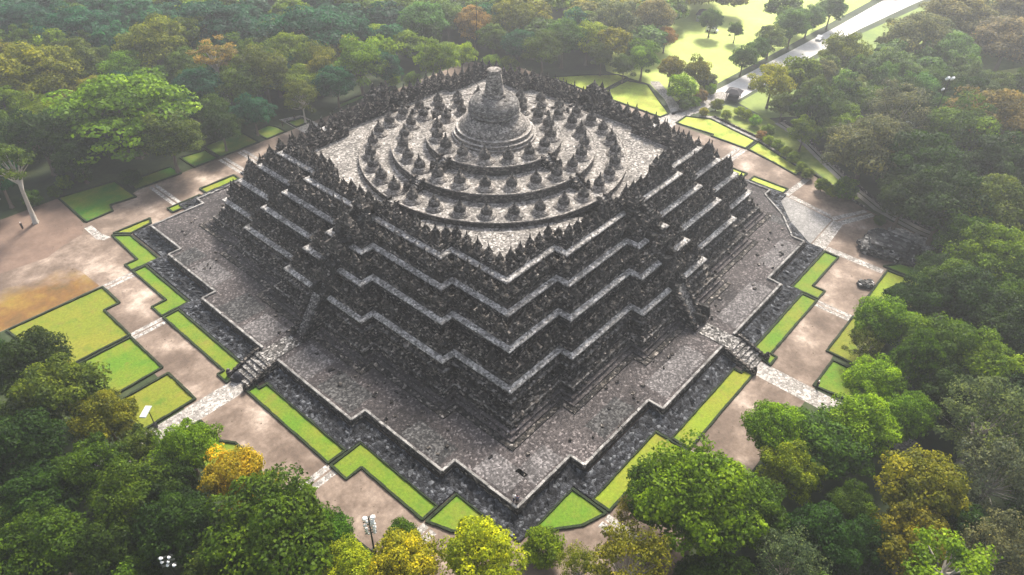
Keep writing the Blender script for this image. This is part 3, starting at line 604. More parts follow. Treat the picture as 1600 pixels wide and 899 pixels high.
p = at(250, 682); r = empty('lamp_post', (p[0], p[1], 0), .6); b = MB(); b.tube([(0, 0, 0), (0, 0, 5.6), (-.2, .2, 6.1)], [.1, .07, .05]); b.build('pole', M['metal'], r)
b = MB(); b.box((-.3, .3, 6.15), (2.4, 1.0, .14), .1, .95); b.build('lamp_panel', M['panel'], r); b = MB(); b.box((0, 0, 2.6), (.5, .45, 1.1)); b.build('control_box', M['black'], r)
tag(r, 'lamp post with flat white panel beside the left lawn and path', 'lamp post')
p = at(1420, 195, 12); r = empty('lamp_post', (p[0], p[1], 0), .6); b = MB(); b.tube([(0, 0, 0), (0, 0, 12.4)], [.12, .07]); b.build('pole', M['metal'], r); b = MB(); b.box((0, 0, 12.6), (1.8, 1.1, .15), .8, .9, tilt=.25); b.build('lamp_panel', M['white'], r)
tag(r, 'lamp post with pale blue panel poking out of trees on the right', 'lamp post')
# people
def person_mesh(pose=0):
    m = bpy.data.meshes.new('body'); J = [(0, 0, .95), (0, 0, 1.2), (0, 0, 1.42), (0, 0, 1.52), (0, .02, 1.64), (.19, 0, 1.4), (.25, .02, 1.13), (.24, .12, .9), (-.19, 0, 1.4), (-.25, .0, 1.13), (-.24, .1, .9), (.1, 0, .9), (.11, .05+.08*pose, .48), (.11, 0+.1*pose, .06), (.11, .14+.1*pose, .03), (-.1, 0, .9), (-.11, .02-.08*pose, .48), (-.11, -.02-.14*pose, .06), (-.11, .12-.14*pose, .03)]
    E = [(0, 1), (1, 2), (2, 3), (3, 4), (2, 5), (5, 6), (6, 7), (2, 8), (8, 9), (9, 10), (0, 11), (11, 12), (12, 13), (13, 14), (0, 15), (15, 16), (16, 17), (17, 18)]
    rad = [.16, .15, .16, .065, .105, .07, .05, .038, .07, .05, .038, .1, .065, .045, .04, .1, .065, .045, .04]
    m.from_pydata(J, E, []); o = bpy.data.objects.new('tmp', m); col.objects.link(o)
    md = o.modifiers.new('s', 'SKIN'); o.modifiers.new('u', 'SUBSURF').levels = 1
    for i, s in enumerate(m.skin_vertices[0].data): s.radius = (rad[i], rad[i]*.8 if i < 3 else rad[i]); s.use_root = i == 0
    dg = bpy.context.evaluated_depsgraph_get(); dg.update(); me = bpy.data.meshes.new_from_object(o.evaluated_get(dg)); bpy.data.objects.remove(o); me.name = 'person'
    return me
PM = [person_mesh(0), person_mesh(1)]
for me in PM: me.materials.clear(); me.materials.append(M['skin'])
def person(px, py, z, shirt, trousers, label, rz, group=None, s=1.0, hat=None):
    p = at(px, py, z); o = bpy.data.objects.new('person', random.choice(PM)); col.objects.link(o); o.location = (p[0], p[1], z); o.rotation_euler = (0, 0, rz); o.scale = (s, s, s)
    b = MB(); b.tube([(0, 0, .86), (0, 0, 1.1), (0, 0, 1.35), (0, 0, 1.47)], [.2, .19, .21, .1], 10)
    for q in (-1, 1): b.tube([(q*.17, 0, 1.42), (q*.24, .01, 1.2)], [.09, .075], 8)
    b.build('shirt', shirt, o); b = MB()
    for q in (-1, 1): b.tube([(q*.09, 0, .95), (q*.11, .02, .5), (q*.11, 0, .1)], [.125, .1, .08], 8)
    b.build('trousers', trousers, o); b = MB(); b.lathe([(.09, -.02), (.118, .05), (.09, .12), (.02, .145)], 10, c=(0, .0, 1.66)); b.build('hat' if hat else 'hair', hat or M['hair'], o)
    tag(o, label, 'person', group); return o
C_ = {k: plain('cloth_'+k, c, .8) for k, c in dict(black=(.02, .02, .025), white=(.75, .75, .75), navy=(.04, .05, .1), grey=(.25, .25, .26), violet=(.16, .15, .24)).items()}
person(1276, 606, 0, C_['black'], C_['black'], 'person in black with pale hat at the corner of the right path', 1, hat=C_['white'])
person(1321, 592, 0, C_['white'], C_['black'], 'person in white shirt at the shaded edge of the small right lawn', 2)
person(442, 198, 0, C_['black'], C_['black'], 'person in dark clothes on the left of two at the far steps', 1)
person(461, 189, 0, C_['black'], C_['navy'], 'person in dark clothes on the right of two at the far steps', 2)
person(488, 176, 0, C_['white'], C_['white'], 'person in white on the far hedge lawn behind the temple', 1)
person(36, 358, 0, C_['black'], C_['black'], 'person in dark clothes with white cap beside the leaning trunk on the left', .5, hat=C_['white'])
person(803, 783, 1.92, C_['white'], C_['navy'], 'person in white shirt standing at the near corner of the stone terrace', .3)
person(808, 785, 1.92, C_['violet'], C_['black'], 'person in violet grey beside the one in white at the near terrace corner', 2.3)
person(1068, 395, 8.6, C_['white'], C_['black'], 'person in white at the right gateway, left of the pair', 1.6)
person(1081, 397, 8.6, C_['white'], C_['white'], 'person all in white at the right gateway, right of the pair', 1.6)
person(268, 693, 0, C_['grey'], C_['black'], 'person in grey partly behind tree below the left path', .6)
# bronze-like guardian/cabinet beside the left stair foot
p = at(373, 593); mb = MB(); mb.lathe([(.9, 0), (.95, .5), (.75, 1.1), (.5, 1.5), (.2, 1.7)], 10, c=(p[0], p[1], 0)); mb.box((p[0]-.6, p[1]+.3, .5), (.9, .8, 1.0), .4)
tag(mb.build('guardian_lion', M['black']), 'dark squat guardian statue at the foot of the left stairs', 'statue')
# vehicles on the road
def car(x, y, rz, paint, label, van=False):
    r = empty('parked_car', (x, y, .02), rz); h = 1.9 if van else 1.45
    def body():
        pr = [(-2.2, .35), (-2.25, .9), (-1.9, 1.0 if not van else h-.1), (-1.2, h-.02), (.6 if not van else 1.2, h), (1.25 if not van else 1.75, 1.0), (2.15, .85), (2.25, .35)]
        mb = MB(); n = len(pr); V = []
        for yy, k in ((-.88, .0), (-.8, 1), (.8, 1), (.88, .0)):
            for (a, b_) in pr: V.append((a*.98 if k else a, yy*(1-.12*max(0, b_-1)), b_ if k or b_ <= 1.0 else b_-.04))
        F_ = [(i*n+j, i*n+(j+1) % n, (i+1)*n+(j+1) % n, (i+1)*n+j) for i in range(3) for j in range(n)]+[tuple(range(n))[::-1], tuple(3*n+j for j in range(n))]
        return mb.add(V, F_)
    body().build('body', paint, r); g = MB(); g.box((-.3, 0, h-.32), (2.3, 1.74, .36)); g.box((1.0 if not van else 1.5, 0, h-.35), (.3, 1.4, .4), 0, .8); g.build('window', M['glass'], r)
    for sx in (-1.4, 1.4):
        for sy in (-.82, .82):
            wv = MB(); th = np.arange(14)/14*2*math.pi; V = [(sx+.34*math.cos(t), sy+q, .34+.34*math.sin(t)) for q in (-.1, .1) for t in th]
            wv.add(V, [(i, (i+1) % 14, 14+(i+1) % 14, 14+i) for i in range(14)]+[tuple(range(14))[::-1], tuple(range(14, 28))]); wv.build('wheel', M['rubber'], r)
    for sy in (-.6, .6): lb = MB(); lb.box((2.22, sy, .72), (.1, .3, .16)); lb.build('headlight', M['white'], r)
    tag(r, label, 'car'); return r
p = at(1176, 137); car(p[0], p[1], .1, M['carblack'], 'dark car on the pale road behind the kiosk'); p = at(1180, 126); car(p[0], p[1], 0, M['carwhite'], 'white car with dark windows farther up the road edge')
p = at(1112, 50); car(p[0], p[1], -1.4, M['carwhite'], 'white van parked on the far bright field by trees', True)
p = at(1280, 62); car(p[0], p[1], .1, M['carwhite'], 'white car by the left edge of the road far away')
p = at(1145, 155); r = empty('kiosk', (p[0], p[1], 0), .2); b = MB(); b.box((0, 0, 2.9), (4.6, 4.6, 1.0), 0, .35); b.build('roof', M['darkwood'], r)
for sx in (-1.7, 1.7):
    for sy in (-1.7, 1.7): b = MB(); b.box((sx, sy, 1.2), (.22, .22, 2.4)); b.build('post', M['darkwood'], r)
b = MB(); b.box((0, 0, .55), (3.0, 3.0, 1.1)); b.build('counter', M['darkwood'], r); tag(r, 'small dark kiosk with peaked roof at the near end of the road', 'kiosk')
p = at(1108, 30, 2); b = MB(); r = empty('hut', (p[0]+3, p[1]+4, 0), .3); b.box((0, 0, 1.3), (6, 4, 2.6)); b.build('wall', M['greymetal'], r); b = MB(); b.box((0, 0, 3.1), (7, 5, 1.1), 0, .4); b.build('roof', M['darkwood'], r); tag(r, 'small grey hut behind the white van on the far field', 'hut')

# ------------------------------------------------------------------ trees
def leafy(seed, Rr, Hh, z0, nclump, per, leaf, style):
    g = np.random.default_rng(seed); V = []; tone = []
    i = np.arange(nclump)+.5; ph = i*2.399963+g.uniform(0, 6); cs = []
    if style == 'dome':
        cz = 1-i/nclump*1.35; rr = np.sqrt(np.clip(1-cz**2, 0, 1)); k = g.uniform(.42, .92, nclump)
        C = np.stack([rr*np.cos(ph)*k*Rr, rr*np.sin(ph)*k*Rr, z0+Hh*(.42+cz*k*.58)], 1); rc = g.uniform(.15, .36, nclump)*Rr; sq = .72
    elif style == 'tier':
        k = np.sqrt(i/nclump); C = np.stack([k*np.cos(ph)*Rr*.92, k*np.sin(ph)*Rr*.92, z0+Hh*(.9-.62*k**2.2+g.uniform(-.14, .08, nclump)-.1*(g.random(nclump) < .3))], 1); rc = g.uniform(.15, .27, nclump)*Rr; sq = .34
    elif style == 'airy':
        k = g.uniform(.35, 1, nclump)**.6; cz = g.uniform(-.5, 1, nclump); rr = np.sqrt(np.clip(1-cz**2, .1, 1)); C = np.stack([rr*np.cos(ph)*k*Rr*.85, rr*np.sin(ph)*k*Rr*.85, z0+Hh*(.45+cz*k*.5)], 1); rc = g.uniform(.14, .28, nclump)*Rr; sq = .6
    else:
        cz = g.uniform(-.9, 1, nclump); rr = np.sqrt(np.clip(1-cz**2, 0, 1)); C = np.stack([rr*np.cos(ph)*.7*Rr, rr*np.sin(ph)*.7*Rr, z0+Hh*(.5+cz*.4)], 1); rc = g.uniform(.3, .42, nclump)*Rr; sq = .9
    C += g.normal(0, .075*Rr, C.shape); C[:, 0] *= g.uniform(.85, 1.1)
    for c, r_ in zip(C, rc):
        n = int(per*g.uniform(.7, 1.25)); d = g.normal(0, 1, (n, 3)); d[:, 2] = np.where(d[:, 2] < -.25, -d[:, 2]*.6, d[:, 2]); d /= np.linalg.norm(d, axis=1)[:, None]
        rad = r_*g.uniform(.45 if style == 'airy' else .72, 1.08, n)[:, None]*(1+.22*np.sin(d[:, :1]*7+c[0])*np.cos(d[:, 1:2]*6+c[1])); p = c+d*rad*np.array([1, 1, sq])
        nr = d*np.array([1, 1, 1.3])+g.normal(0, .6, (n, 3))+np.array([0, 0, .45]); nr /= np.linalg.norm(nr, axis=1)[:, None]
        t = np.cross(nr, g.normal(0, 1, (n, 3))); t /= np.linalg.norm(t, axis=1)[:, None]; b = np.cross(nr, t)
        s = (leaf*g.uniform(.6, 1.35, n))[:, None]
        droop = nr*s*.25
        V.append(np.stack([p-t*s*.5, p-b*s*.38+droop, p+t*s*.6, p+b*s*.38+droop], 1).reshape(-1, 3)); tone.append(np.clip(.42+.16*g.normal(size=n)+g.normal(0, .1), 0, 1))
    V = np.concatenate(V); tone = np.concatenate(tone); n = len(V)//4
    me = bpy.data.meshes.new('crown'); me.vertices.add(len(V)); me.vertices.foreach_set('co', V.ravel()); me.loops.add(4*n); me.loops.foreach_set('vertex_index', np.arange(4*n)); me.polygons.add(n); me.polygons.foreach_set('loop_start', np.arange(n)*4); me.polygons.foreach_set('loop_total', np.full(n, 4)); me.update(calc_edges=True)
    at_ = me.attributes.new('tone', 'FLOAT', 'FACE'); at_.data.foreach_set('value', tone.astype(np.float32)); me.materials.append(M['leaf']); return me, C
def trunk_mesh(seed, C, Rr, z0, Hh, pale=False, lean=0, thick=.05, nl=10):
    g = np.random.default_rng(seed+99); mb = MB(); zt = z0+Hh*.25; base = max(.2, Rr*thick)
    top = np.array((lean*.3, 0, zt)); mb.tube([(-lean*.5, 0, -.1), (-lean*.3+g.uniform(-.2, .2), 0, zt*.35), (0, g.uniform(-.2, .2), zt*.75), top], [base*1.7, base*1.15, base, base*.8], 8)
    for k in range(5):
        a = k*1.257+g.uniform(0, .5); mb.tube([(-lean*.45, 0, .9), (-lean*.5+math.cos(a)*base*2.2, math.sin(a)*base*2.2, -.05)], [base*.6, base*.25], 5)
    for c in C[g.permutation(len(C))[:nl]]:
        m1 = top*.55+c*.45+np.array((0, 0, -.06*Hh))+g.normal(0, .03*Rr, 3); mb.tube([top-np.array((0, 0, g.uniform(0, .3)*zt)), m1, c], [base*.55, base*.33, base*.1], 6)
    me = mb.mesh('trunk'); me.materials.append(M['palebark'] if pale else M['bark'])
    for p in me.polygons: p.use_smooth = True
    return me
# every variant is 1 unit = metres for a nominal crown radius of 6 m
VAR = {}
def variant(key, **k):
    pale = k.pop('pale', False); lean = k.pop('lean', 0); nl = k.pop('nl', 10); th = k.pop('thick', .05)
    me, C = leafy(**k); VAR[key] = (me, trunk_mesh(k['seed'], C, k['Rr'], k['z0'], k['Hh'], pale, lean, th, nl), k['Rr'], k['z0']+k['Hh'])
for i in range(5): variant('A%d' % i, seed=10+i, Rr=6, Hh=8.0+i*.5, z0=3.2, nclump=66+6*i, per=270, leaf=.36, style='dome')
for i in range(3): variant('B%d' % i, seed=30+i, Rr=6, Hh=6.5, z0=3.0, nclump=95, per=150, leaf=.36, style='tier', thick=.06)
for i in range(3): variant('C%d' % i, seed=40+i, Rr=6, Hh=9.5, z0=2.6, nclump=62, per=115, leaf=.30, style='airy', pale=True, nl=34, thick=.04)
for i in range(2): variant('D%d' % i, seed=50+i, Rr=6, Hh=11, z0=.4, nclump=34, per=260, leaf=.55, style='round')
for i in range(2): variant('E%d' % i, seed=60+i, Rr=6, Hh=8.5, z0=12.0, nclump=40, per=120, leaf=.4, style='airy', pale=True, lean=2.5, nl=22, thick=.07)
for i in range(3): variant('G%d' % i, seed=70+i, Rr=6, Hh=9, z0=3, nclump=34, per=120, leaf=.75, style='dome', nl=6)
def palm():
    mb = MB(); g = np.random.default_rng(5); V = []
    mb.tube([(0, 0, 0), (.3, 0, 5), (.5, 0, 9.6)], [.3, .22, .18], 8); tm = mb.mesh('trunk'); tm.materials.append(M['palebark']); fb = MB()
    for k in range(26):
        a = k*2.4; el = .9-.065*k; n = 9; pts = []
        for i in range(n):
            s = i/(n-1); pts.append(np.array((.5+math.cos(a)*s*3.8*math.cos(el*.6), math.sin(a)*s*3.8*math.cos(el*.6), 9.7+s*3.2*math.sin(el)-2.6*s*s)))
        for i in range(n-1):
            t = pts[i+1]-pts[i]; sd_ = np.cross(t, (0, 0, 1)); sd_ /= np.linalg.norm(sd_)
            for q in (-1, 1):
                for h in (0, .5):
                    p0 = pts[i]+t*h; fb.add([p0, p0+t*.3, p0+sd_*q*.85*(1-i/n*.6)+t*.9+np.array((0, 0, -.35)), p0+sd_*q*.8*(1-i/n*.6)+t*.6+np.array((0, 0, -.35))], [(0, 1, 2, 3)])
    me = fb.mesh('crown'); me.materials.append(M['leaf']); a_ = me.attributes.new('tone', 'FLOAT', 'FACE'); a_.data.foreach_set('value', np.full(len(me.polygons), .5, np.float32)); return me, tm, 4.0, 11
VAR['P0'] = palm()
COL = dict(dk=(.025, .058, .004), md=(.062, .118, .004), br=(.135, .215, .004), li=(.21, .32, .006), yl=(.36, .28, .012), yg=(.30, .34, .012), ol=(.085, .125, .012), oy=(.17, .17, .010), gy=(.11, .14, .06), bn=(.17, .17, .075), orr=(.27, .19, .05), bg=(.016, .085, .035), pg=(.10, .18, .04), ru=(.19, .14, .03))
WORDS = dict(dk='dark green', md='mid green', br='bright green', li='lime green', yl='golden yellow', yg='yellow green', ol='olive', oy='yellowish olive', gy='grey green', bn='brownish pink', orr='orange brown', bg='deep blue green', pg='pale green', ru='rusty olive')
KIND = dict(A=('broadleaf_tree', 'dense round-crowned tree', 'tree'), B=('spreading_tree', 'wide layered tree', 'tree'), C=('feathery_tree', 'airy feathery tree with pale branches', 'tree'), D=('shrub', 'compact leafy bush', 'bush'), E=('tall_tree', 'tall slim tree with a bare pale trunk', 'tree'), P=('palm_tree', 'palm', 'palm'), G=('broadleaf_tree', 'distant leafy tree', 'tree'))
TREES = []
ptaken = []
def put(kind, x, y, rad, h, c, hand=False):
    ks = [k for k in VAR if k[0] == kind]; key = ks[int(rng.integers(len(ks)))]
    me, tm, r0, h0 = VAR[key]; o = empty(KIND[kind][0], (x, y, 0), jit(0, 6.28)); s = rad/r0; sz = h/h0; o.scale = (s, s, sz)
    cc = np.array(COL[c])*np.array([jit(.85, 1.18), jit(.88, 1.12), jit(.8, 1.2)])
    cr = bpy.data.objects.new('crown', me); col.objects.link(cr); cr.parent = o; cr.color = (*cc, 1)
    tr_ = bpy.data.objects.new('trunk', tm); col.objects.link(tr_); tr_.parent = o
    TREES.append([o, kind, c, x, y, h, hand]); ptaken.append((x, y, rad)); return o
HAND = '''A 45 570 55 dk|A 95 615 62 ol|A 30 700 62 dk|A 165 655 45 oy|A 215 700 32 ol|A 292 700 44 br|A 140 735 52 md|A 60 780 55 dk|A 205 775 58 md|A 255 760 45 dk
C 292 752 22 bn|A 275 825 60 dk|A 75 855 62 md|A 165 860 52 dk|P 4 800 42 ol|A 372 748 52 yl|A 425 835 92 md|A 505 840 45 md|A 215 892 36 md|A 345 885 50 ol|A 540 890 44 yg|D 627 838 25 md|A 632 882 52 yl
A 752 872 60 yg|D 848 858 31 br|C 905 885 38 oy|C 985 880 75 oy|A 1095 780 90 br|A 1030 770 55 md|C 980 800 25 oy|A 1210 672 48 br|A 1235 735 48 br|A 1180 800 50 md|A 1345 665 52 li|A 1368 600 42 li|A 1412 650 42 br|C 1298 670 26 bn|A 1445 765 68 oy|A 1425 850 58 oy|A 1325 790 36 md|A 1285 845 55 dk
C 1235 880 62 gy|C 1545 655 78 gy|C 1560 740 70 gy|C 1555 860 70 gy|A 1382 505 44 br|A 1472 545 58 md|A 1530 575 56 br|A 1570 515 55 dk|A 1490 452 48 md|A 1550 405 56 br|A 1590 440 50 md|A 1510 470 55 dk|A 1480 620 50 dk|C 1352 535 30 ol|A 1595 620 50 dk|A 1420 470 40 dk|A 1355 850 40 dk|A 1500 830 45 dk
A 1355 235 60 gy|C 1405 175 58 gy|A 1440 265 62 dk|A 1495 205 55 ol|A 1545 190 62 ru|A 1570 265 60 dk|A 1545 330 60 ol|A 1480 320 60 dk|A 1415 310 45 dk|A 1488 88 36 pg|A 1430 60 48 bn|A 1500 25 50 bn|A 1575 65 52 bn|A 1390 112 40 pg|A 1590 20 40 bn
A 1208 130 30 yg|A 1275 148 27 dk|A 1240 122 18 orr|A 1320 85 34 oy|P 1336 118 26 ol|A 1240 40 27 pg|A 1205 62 22 pg|A 1162 92 20 md|A 1185 78 18 md|A 1258 205 24 br|A 1300 208 24 md|D 1322 232 20 br|D 1200 205 10 br|A 1225 165 20 ol
A 1005 92 25 br|A 975 105 18 md|A 1087 112 22 oy|D 1065 140 22 li|A 1050 108 20 oy|D 1105 128 15 bn|A 1112 32 18 md|A 1150 48 12 md|A 1265 30 22 pg|A 1300 15 22 pg|A 880 62 34 md|A 918 62 30 yg|A 848 78 32 md|A 812 72 28 bg|A 960 32 36 bn|A 1020 28 32 bn|A 1040 58 17 orr|A 940 90 20 md
A 722 88 22 li|A 683 92 32 br|A 562 98 40 br|A 525 130 30 bg|D 614 126 11 br|D 645 126 13 br|A 450 85 38 br|A 412 115 45 ol|C 470 150 32 ol|A 600 105 28 bg|A 660 35 36 pg|B 590 52 28 li|A 800 30 36 oy|A 740 40 30 orr|D 768 102 16 br|D 795 102 15 br|A 770 60 25 ol|A 700 30 30 pg
B 190 165 100 br|A 262 215 46 ol|E 335 90 36 orr|A 55 115 62 oy|E 18 262 40 ol|A 380 135 38 ol|D 312 205 13 br|A 120 100 40 ol|A 240 70 50 oy|A 310 140 38 bg|A 60 215 50 dk|A 120 245 34 dk|A 345 200 28 dk|A 395 175 28 bg|A 290 60 40 ol|B 120 40 60 bg|B 330 35 70 bg|B 480 45 70 bg|B 40 30 50 bg|A 500 95 30 oy
D 1215 228 9 br|D 1228 238 9 li|D 1240 248 10 br|D 1252 262 9 br|D 1190 212 8 orr|D 1200 220 8 li|D 1180 190 9 li|D 1168 180 8 li|D 1155 175 8 yg|D 1262 272 9 br|D 1285 290 11 br|D 1322 295 18 br|D 1300 300 10 br|D 1375 345 9 md|D 1095 150 11 orr|D 1110 140 9 li|D 1120 165 10 oy|D 1085 160 9 li|D 1100 175 7 yg|D 1070 165 9 ol|D 1135 180 8 li
D 100 285 12 br|D 130 275 12 md|D 205 280 14 dk|D 85 300 10 md|D 50 310 14 md'''
for item in HAND.replace('\n', '|').split('|'):
    k, px, py, rp, c = item.split(); px, py, rp = float(px), float(py), float(rp)
    h = 9.0
    for _ in range(6):
        zc = {'D': .5, 'E': .75, 'P': .9, 'B': .7}.get(k, .62)*h; x, y = at(px, py, zc); _, _, dep = seen((x, y, zc)); rad = rp*dep/F
        h = {'A': lambda r: min(19, max(5, r*1.9+2)), 'B': lambda r: min(20, r*1.15+2), 'C': lambda r: min(20, r*2.0+2), 'D': lambda r: r*1.9, 'E': lambda r: 19., 'P': lambda r: 11.*r/4}[k](rad)
    put(k, x, y, rad, h, c, True)
def inside(x, y, poly):
    r_ = False; n = len(poly)
    for i in range(n):
        (x1, y1), (x2, y2) = poly[i], poly[(i+1) % n]
        if (y1 > y) != (y2 > y) and x < (x2-x1)*(y-y1)/(y2-y1)+x1: r_ = not r_
    return r_
KEEP = [[(-76, -62), (-62, -76), (48, -80), (66, -80), (72, -60), (98, -22), (104, -12), (96, 20), (95, 32), (80, 66), (68, 80), (10, 80), (-62, 84), (-84, 82), (-104, 66), (-96, 40), (-86, 20), (-82, 0), (-80, -20)],
        [(95, -20), (150, -26), (192, -32), (240, -40), (330, -60), (330, -6), (236, 2), (150, 6), (95, 12)],
        [(104, 4), (165, 4), (175, 24), (160, 40), (122, 40), (100, 22)], [(172, 4), (330, 0), (330, 70), (225, 66), (172, 36)], [(140, -60), (160, -75), (190, -80), (195, -60), (172, -50), (155, -52)]]
def regcol(px, py, dep):
    q = float(rng.random())
    if py > 480: return ['dk', 'md', 'dk', 'ol', 'br'][int(q*5)] if px < 700 else ['dk', 'md', 'br', 'ol', 'md'][int(q*5)]
    if px > 1250: return ['bn', 'md', 'pg', 'pg', 'ol'][int(q*5)] if py < 150 else ['dk', 'md', 'md', 'ol', 'br'][int(q*5)]
    if px > 900: return ['pg', 'md', 'bn', 'oy', 'br'][int(q*5)]
    if py < 70 and px < 650: return ['bg', 'bg', 'bg', 'md', 'br'][int(q*5)]
    return ['bg', 'md', 'br', 'dk', 'oy', 'md'][int(q*6)]
cand = []
gx = np.arange(-170, 520, 3.0)
for x in gx:
    for y in np.arange(-200, 520, 3.0):
        xx, yy = x+jit(-1.5, 1.5), y+jit(-1.5, 1.5); px, py, dep = seen((xx, yy, 9))
        if dep < 20 or px < -90 or px > 1690 or py < -60 or py > 1010 or dep > 480: continue
        if any(inside(xx, yy, k) for k in KEEP): continue
        cand.append((dep, xx, yy, px, py))
rng.shuffle(cand); cand = sorted([tuple(map(float, c)) for c in cand], key=lambda c: round(c[0]/25))
farl = []; grid = {}
def near_ok(x, y, rad):
    for (a, b, r_) in ptaken:
        if (a-x)**2+(b-y)**2 < (.62*(rad+r_))**2: return False
    return True
for dep, x, y, px, py in cand:
    rad = jit(4.2, 7.2) if dep < 230 else jit(6, 9.5)
    if not near_ok(x, y, rad): continue
    c = regcol(px, py, dep); q = rng.random(); kind = 'A' if q < .68 else ('C' if q < .78 else ('B' if q < .97 else 'E'))
    if dep > 215: kind = 'G' if kind == 'A' else kind
    if len(TREES) < 296: put(kind, x, y, rad, jit(9, 15) if kind != 'E' else jit(14, 18), c)
    else: farl.append((x, y, rad, jit(10, 15), c)); ptaken.append((x, y, rad))
# the far-off wood that reads as one mass: one object
if farl:
    VV = []; TT = []; CC = []
    src = []
    for i in range(3):
        me = VAR['G%d' % i][0]; v = np.empty(len(me.vertices)*3); me.vertices.foreach_get('co', v); t = np.empty(len(me.polygons), np.float32); me.attributes['tone'].data.foreach_get('value', t); src.append((v.reshape(-1, 3), t))
    for (x, y, rad, h, c) in farl:
        v, t = src[int(rng.integers(3))]; a = jit(0, 6.28); s = rad/6; R2 = np.array([[math.cos(a), -math.sin(a)], [math.sin(a), math.cos(a)]])
        w_ = np.c_[v[:, :2]@R2.T*s, v[:, 2]*h/12]+np.array([x, y, 0]); VV.append(w_); TT.append(np.clip(t+jit(-.12, .12), 0, 1)); CC.append(np.tile(np.array((*COL[c], 1))*jit(.85, 1.2), (len(t), 1)))
    V = np.concatenate(VV); n = len(V)//4; me = bpy.data.meshes.new('far_wood'); me.vertices.add(len(V)); me.vertices.foreach_set('co', V.ravel()); me.loops.add(4*n); me.loops.foreach_set('vertex_index', np.arange(4*n)); me.polygons.add(n); me.polygons.foreach_set('loop_start', np.arange(n)*4); me.polygons.foreach_set('loop_total', np.full(n, 4)); me.update(calc_edges=True)
    a_ = me.attributes.new('tone', 'FLOAT', 'FACE'); a_.data.foreach_set('value', np.concatenate(TT).astype(np.float32))
    a_ = me.attributes.new('tint', 'FLOAT_COLOR', 'FACE'); a_.data.foreach_set('color', np.concatenate(CC).astype(np.float32).ravel())
    lm = M['leaf'].copy(); lm.name = 'far_leaves'; n_ = lm.node_tree; oi = [q for q in n_.nodes if q.type == 'OBJECT_INFO'][0]; at2 = N(n_, 'ShaderNodeAttribute', attribute_name='tint')
    for l in list(n_.links):
        if l.from_node == oi: tgt = l.to_socket; n_.links.new(at2.outputs['Color'], tgt)
    me.materials.append(lm); fo = bpy.data.objects.new('far_wood', me); col.objects.link(fo); tag(fo, 'distant wood fading into the haze behind the last single trees', 'wood', kind='stuff')
print('TREES', len(TREES), 'far', len(farl))
# labels: each tree singled out by crown, colour, place and rank from the left
def region(px, py):
    if py > 480 and px < 700: return 'in the grove at the bottom left'
    if py > 690 and px < 1100: return 'along the bottom edge in the middle'
    if py > 480: return 'in the grove at the bottom right'
    if py > 270 and px > 1250: return 'in the right grove below the gravel track'
    if px > 1250: return 'in the hazy wood at the top right'
    if px > 950: return 'in the garden by the road behind the temple'
    if px > 640: return 'right behind the top stupa'
    if px > 330: return 'in the forest behind the left rear face'
    return 'in the forest at the upper left'
G_ = {}
for t in TREES:
    px, py, dep = seen((t[3], t[4], t[5]*.6)); G_.setdefault((t[1], t[2], region(px, py)), []).append((px, py, dep, t))
ORD = ['first', 'second', 'third', 'fourth', 'fifth', 'sixth', 'seventh', 'eighth', 'ninth', 'tenth', 'eleventh', 'twelfth', 'thirteenth', 'fourteenth', 'fifteenth', 'sixteenth', 'seventeenth', 'eighteenth', 'nineteenth', 'twentieth']
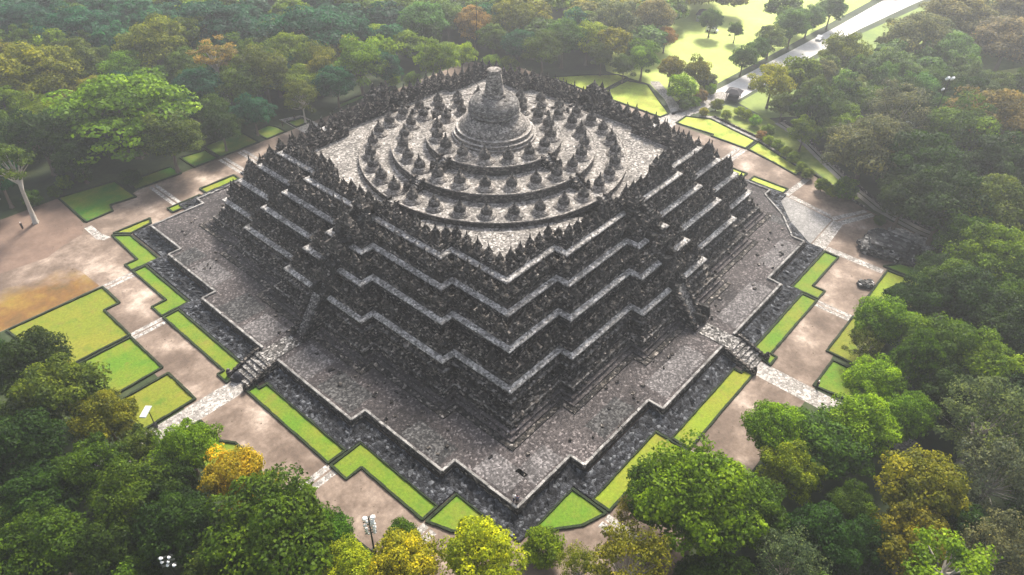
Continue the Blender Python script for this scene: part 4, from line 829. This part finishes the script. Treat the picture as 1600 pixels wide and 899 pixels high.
for (k, c, rg), L in G_.items():
    L.sort(key=lambda q: q[0])
    for i, (px, py, dep, t) in enumerate(L):
        lab = '%s %s %s' % (WORDS[c], KIND[k][1], rg)
        if len(L) > 1: lab += ', '+(ORD[i]+' from the left' if i < 20 else 'number %d from the left' % (i+1))
        if k != 'D' and len(L) == 1: pass
        if len(lab.split()) > 16: lab = lab.replace('dense round-crowned ', 'round ').replace('airy feathery tree with pale branches', 'feathery tree').replace('tall slim tree with a bare pale trunk', 'tall bare-trunked tree').replace('compact leafy ', '').replace('distant leafy ', 'far ')
        if len(lab.split()) > 16: lab = lab.replace(' behind the temple', '').replace(' below the gravel track', '').replace(' behind the left rear face', ' rear left').replace('yellowish ', '')
        if len(lab.split()) > 16: lab = lab.replace('tall bare-trunked tree', 'bare-trunked tree')
        if len(lab.split()) > 16: lab = lab.replace('in the hazy wood', 'in the wood').replace('wide layered', 'layered').replace('along the bottom edge in the middle', 'along the bottom middle edge')
        tag(t[0], lab, KIND[k][2], {'D': 'bushes in the gardens', 'P': 'palms among the trees'}.get(k, 'trees around the temple'))
# hedge labels
HL = {'number0': 'round a small strip at the middle of the left rear face', 'number1': 'round the strip beside the rear left steps', 'number2': 'round the strip near the far left corner of the rear face', 'sun-42': 'round a tiny yellow strip by the grey paving behind the right rear face', 'sun-31': 'round a second tiny yellow strip behind the right rear face',
      'small one left': 'round the small dark plot left of the pale spotted one at the far left', 'far left with pale spot': 'round the larger plot among the far left row', 'far left fourth': 'round the fourth plot of the far left row', 'far left fifth': 'round the little plot beside the two dark figures', 'far left sixth': 'round the narrow far lawn with the white figure',
      'right side second plot': 'round the orange tinged plot on the right, below the earth square', 'right side third plot': 'round the yellow green plot by the small block cluster', 'beside the ruined block': 'round the green corner plot beside the large stone heap'}
for h, nme, poly in HEDGES:
    s = HL.get(nme, nme or ''); lab = 'low dark clipped hedge '+s; tag(h, ' '.join(lab.split()[:16]), 'hedge', 'low hedges edging the lawns')

# ------------------------------------------------------------------ haze
hb = MB(); hb.box((150, 150, 48), (1520, 1520, 98)); hm = bpy.data.materials.new('haze_air'); hm.use_nodes = True; n = hm.node_tree; n.nodes.clear()
out = n.nodes.new('ShaderNodeOutputMaterial'); pv = n.nodes.new('ShaderNodeVolumePrincipled'); pv.inputs['Color'].default_value = (.95, .97, 1, 1); pv.inputs['Density'].default_value = HAZE; pv.inputs['Anisotropy'].default_value = .5
n.links.new(pv.outputs[0], out.inputs['Volume']); ho = hb.build('haze', hm); tag(ho, kind='stuff')
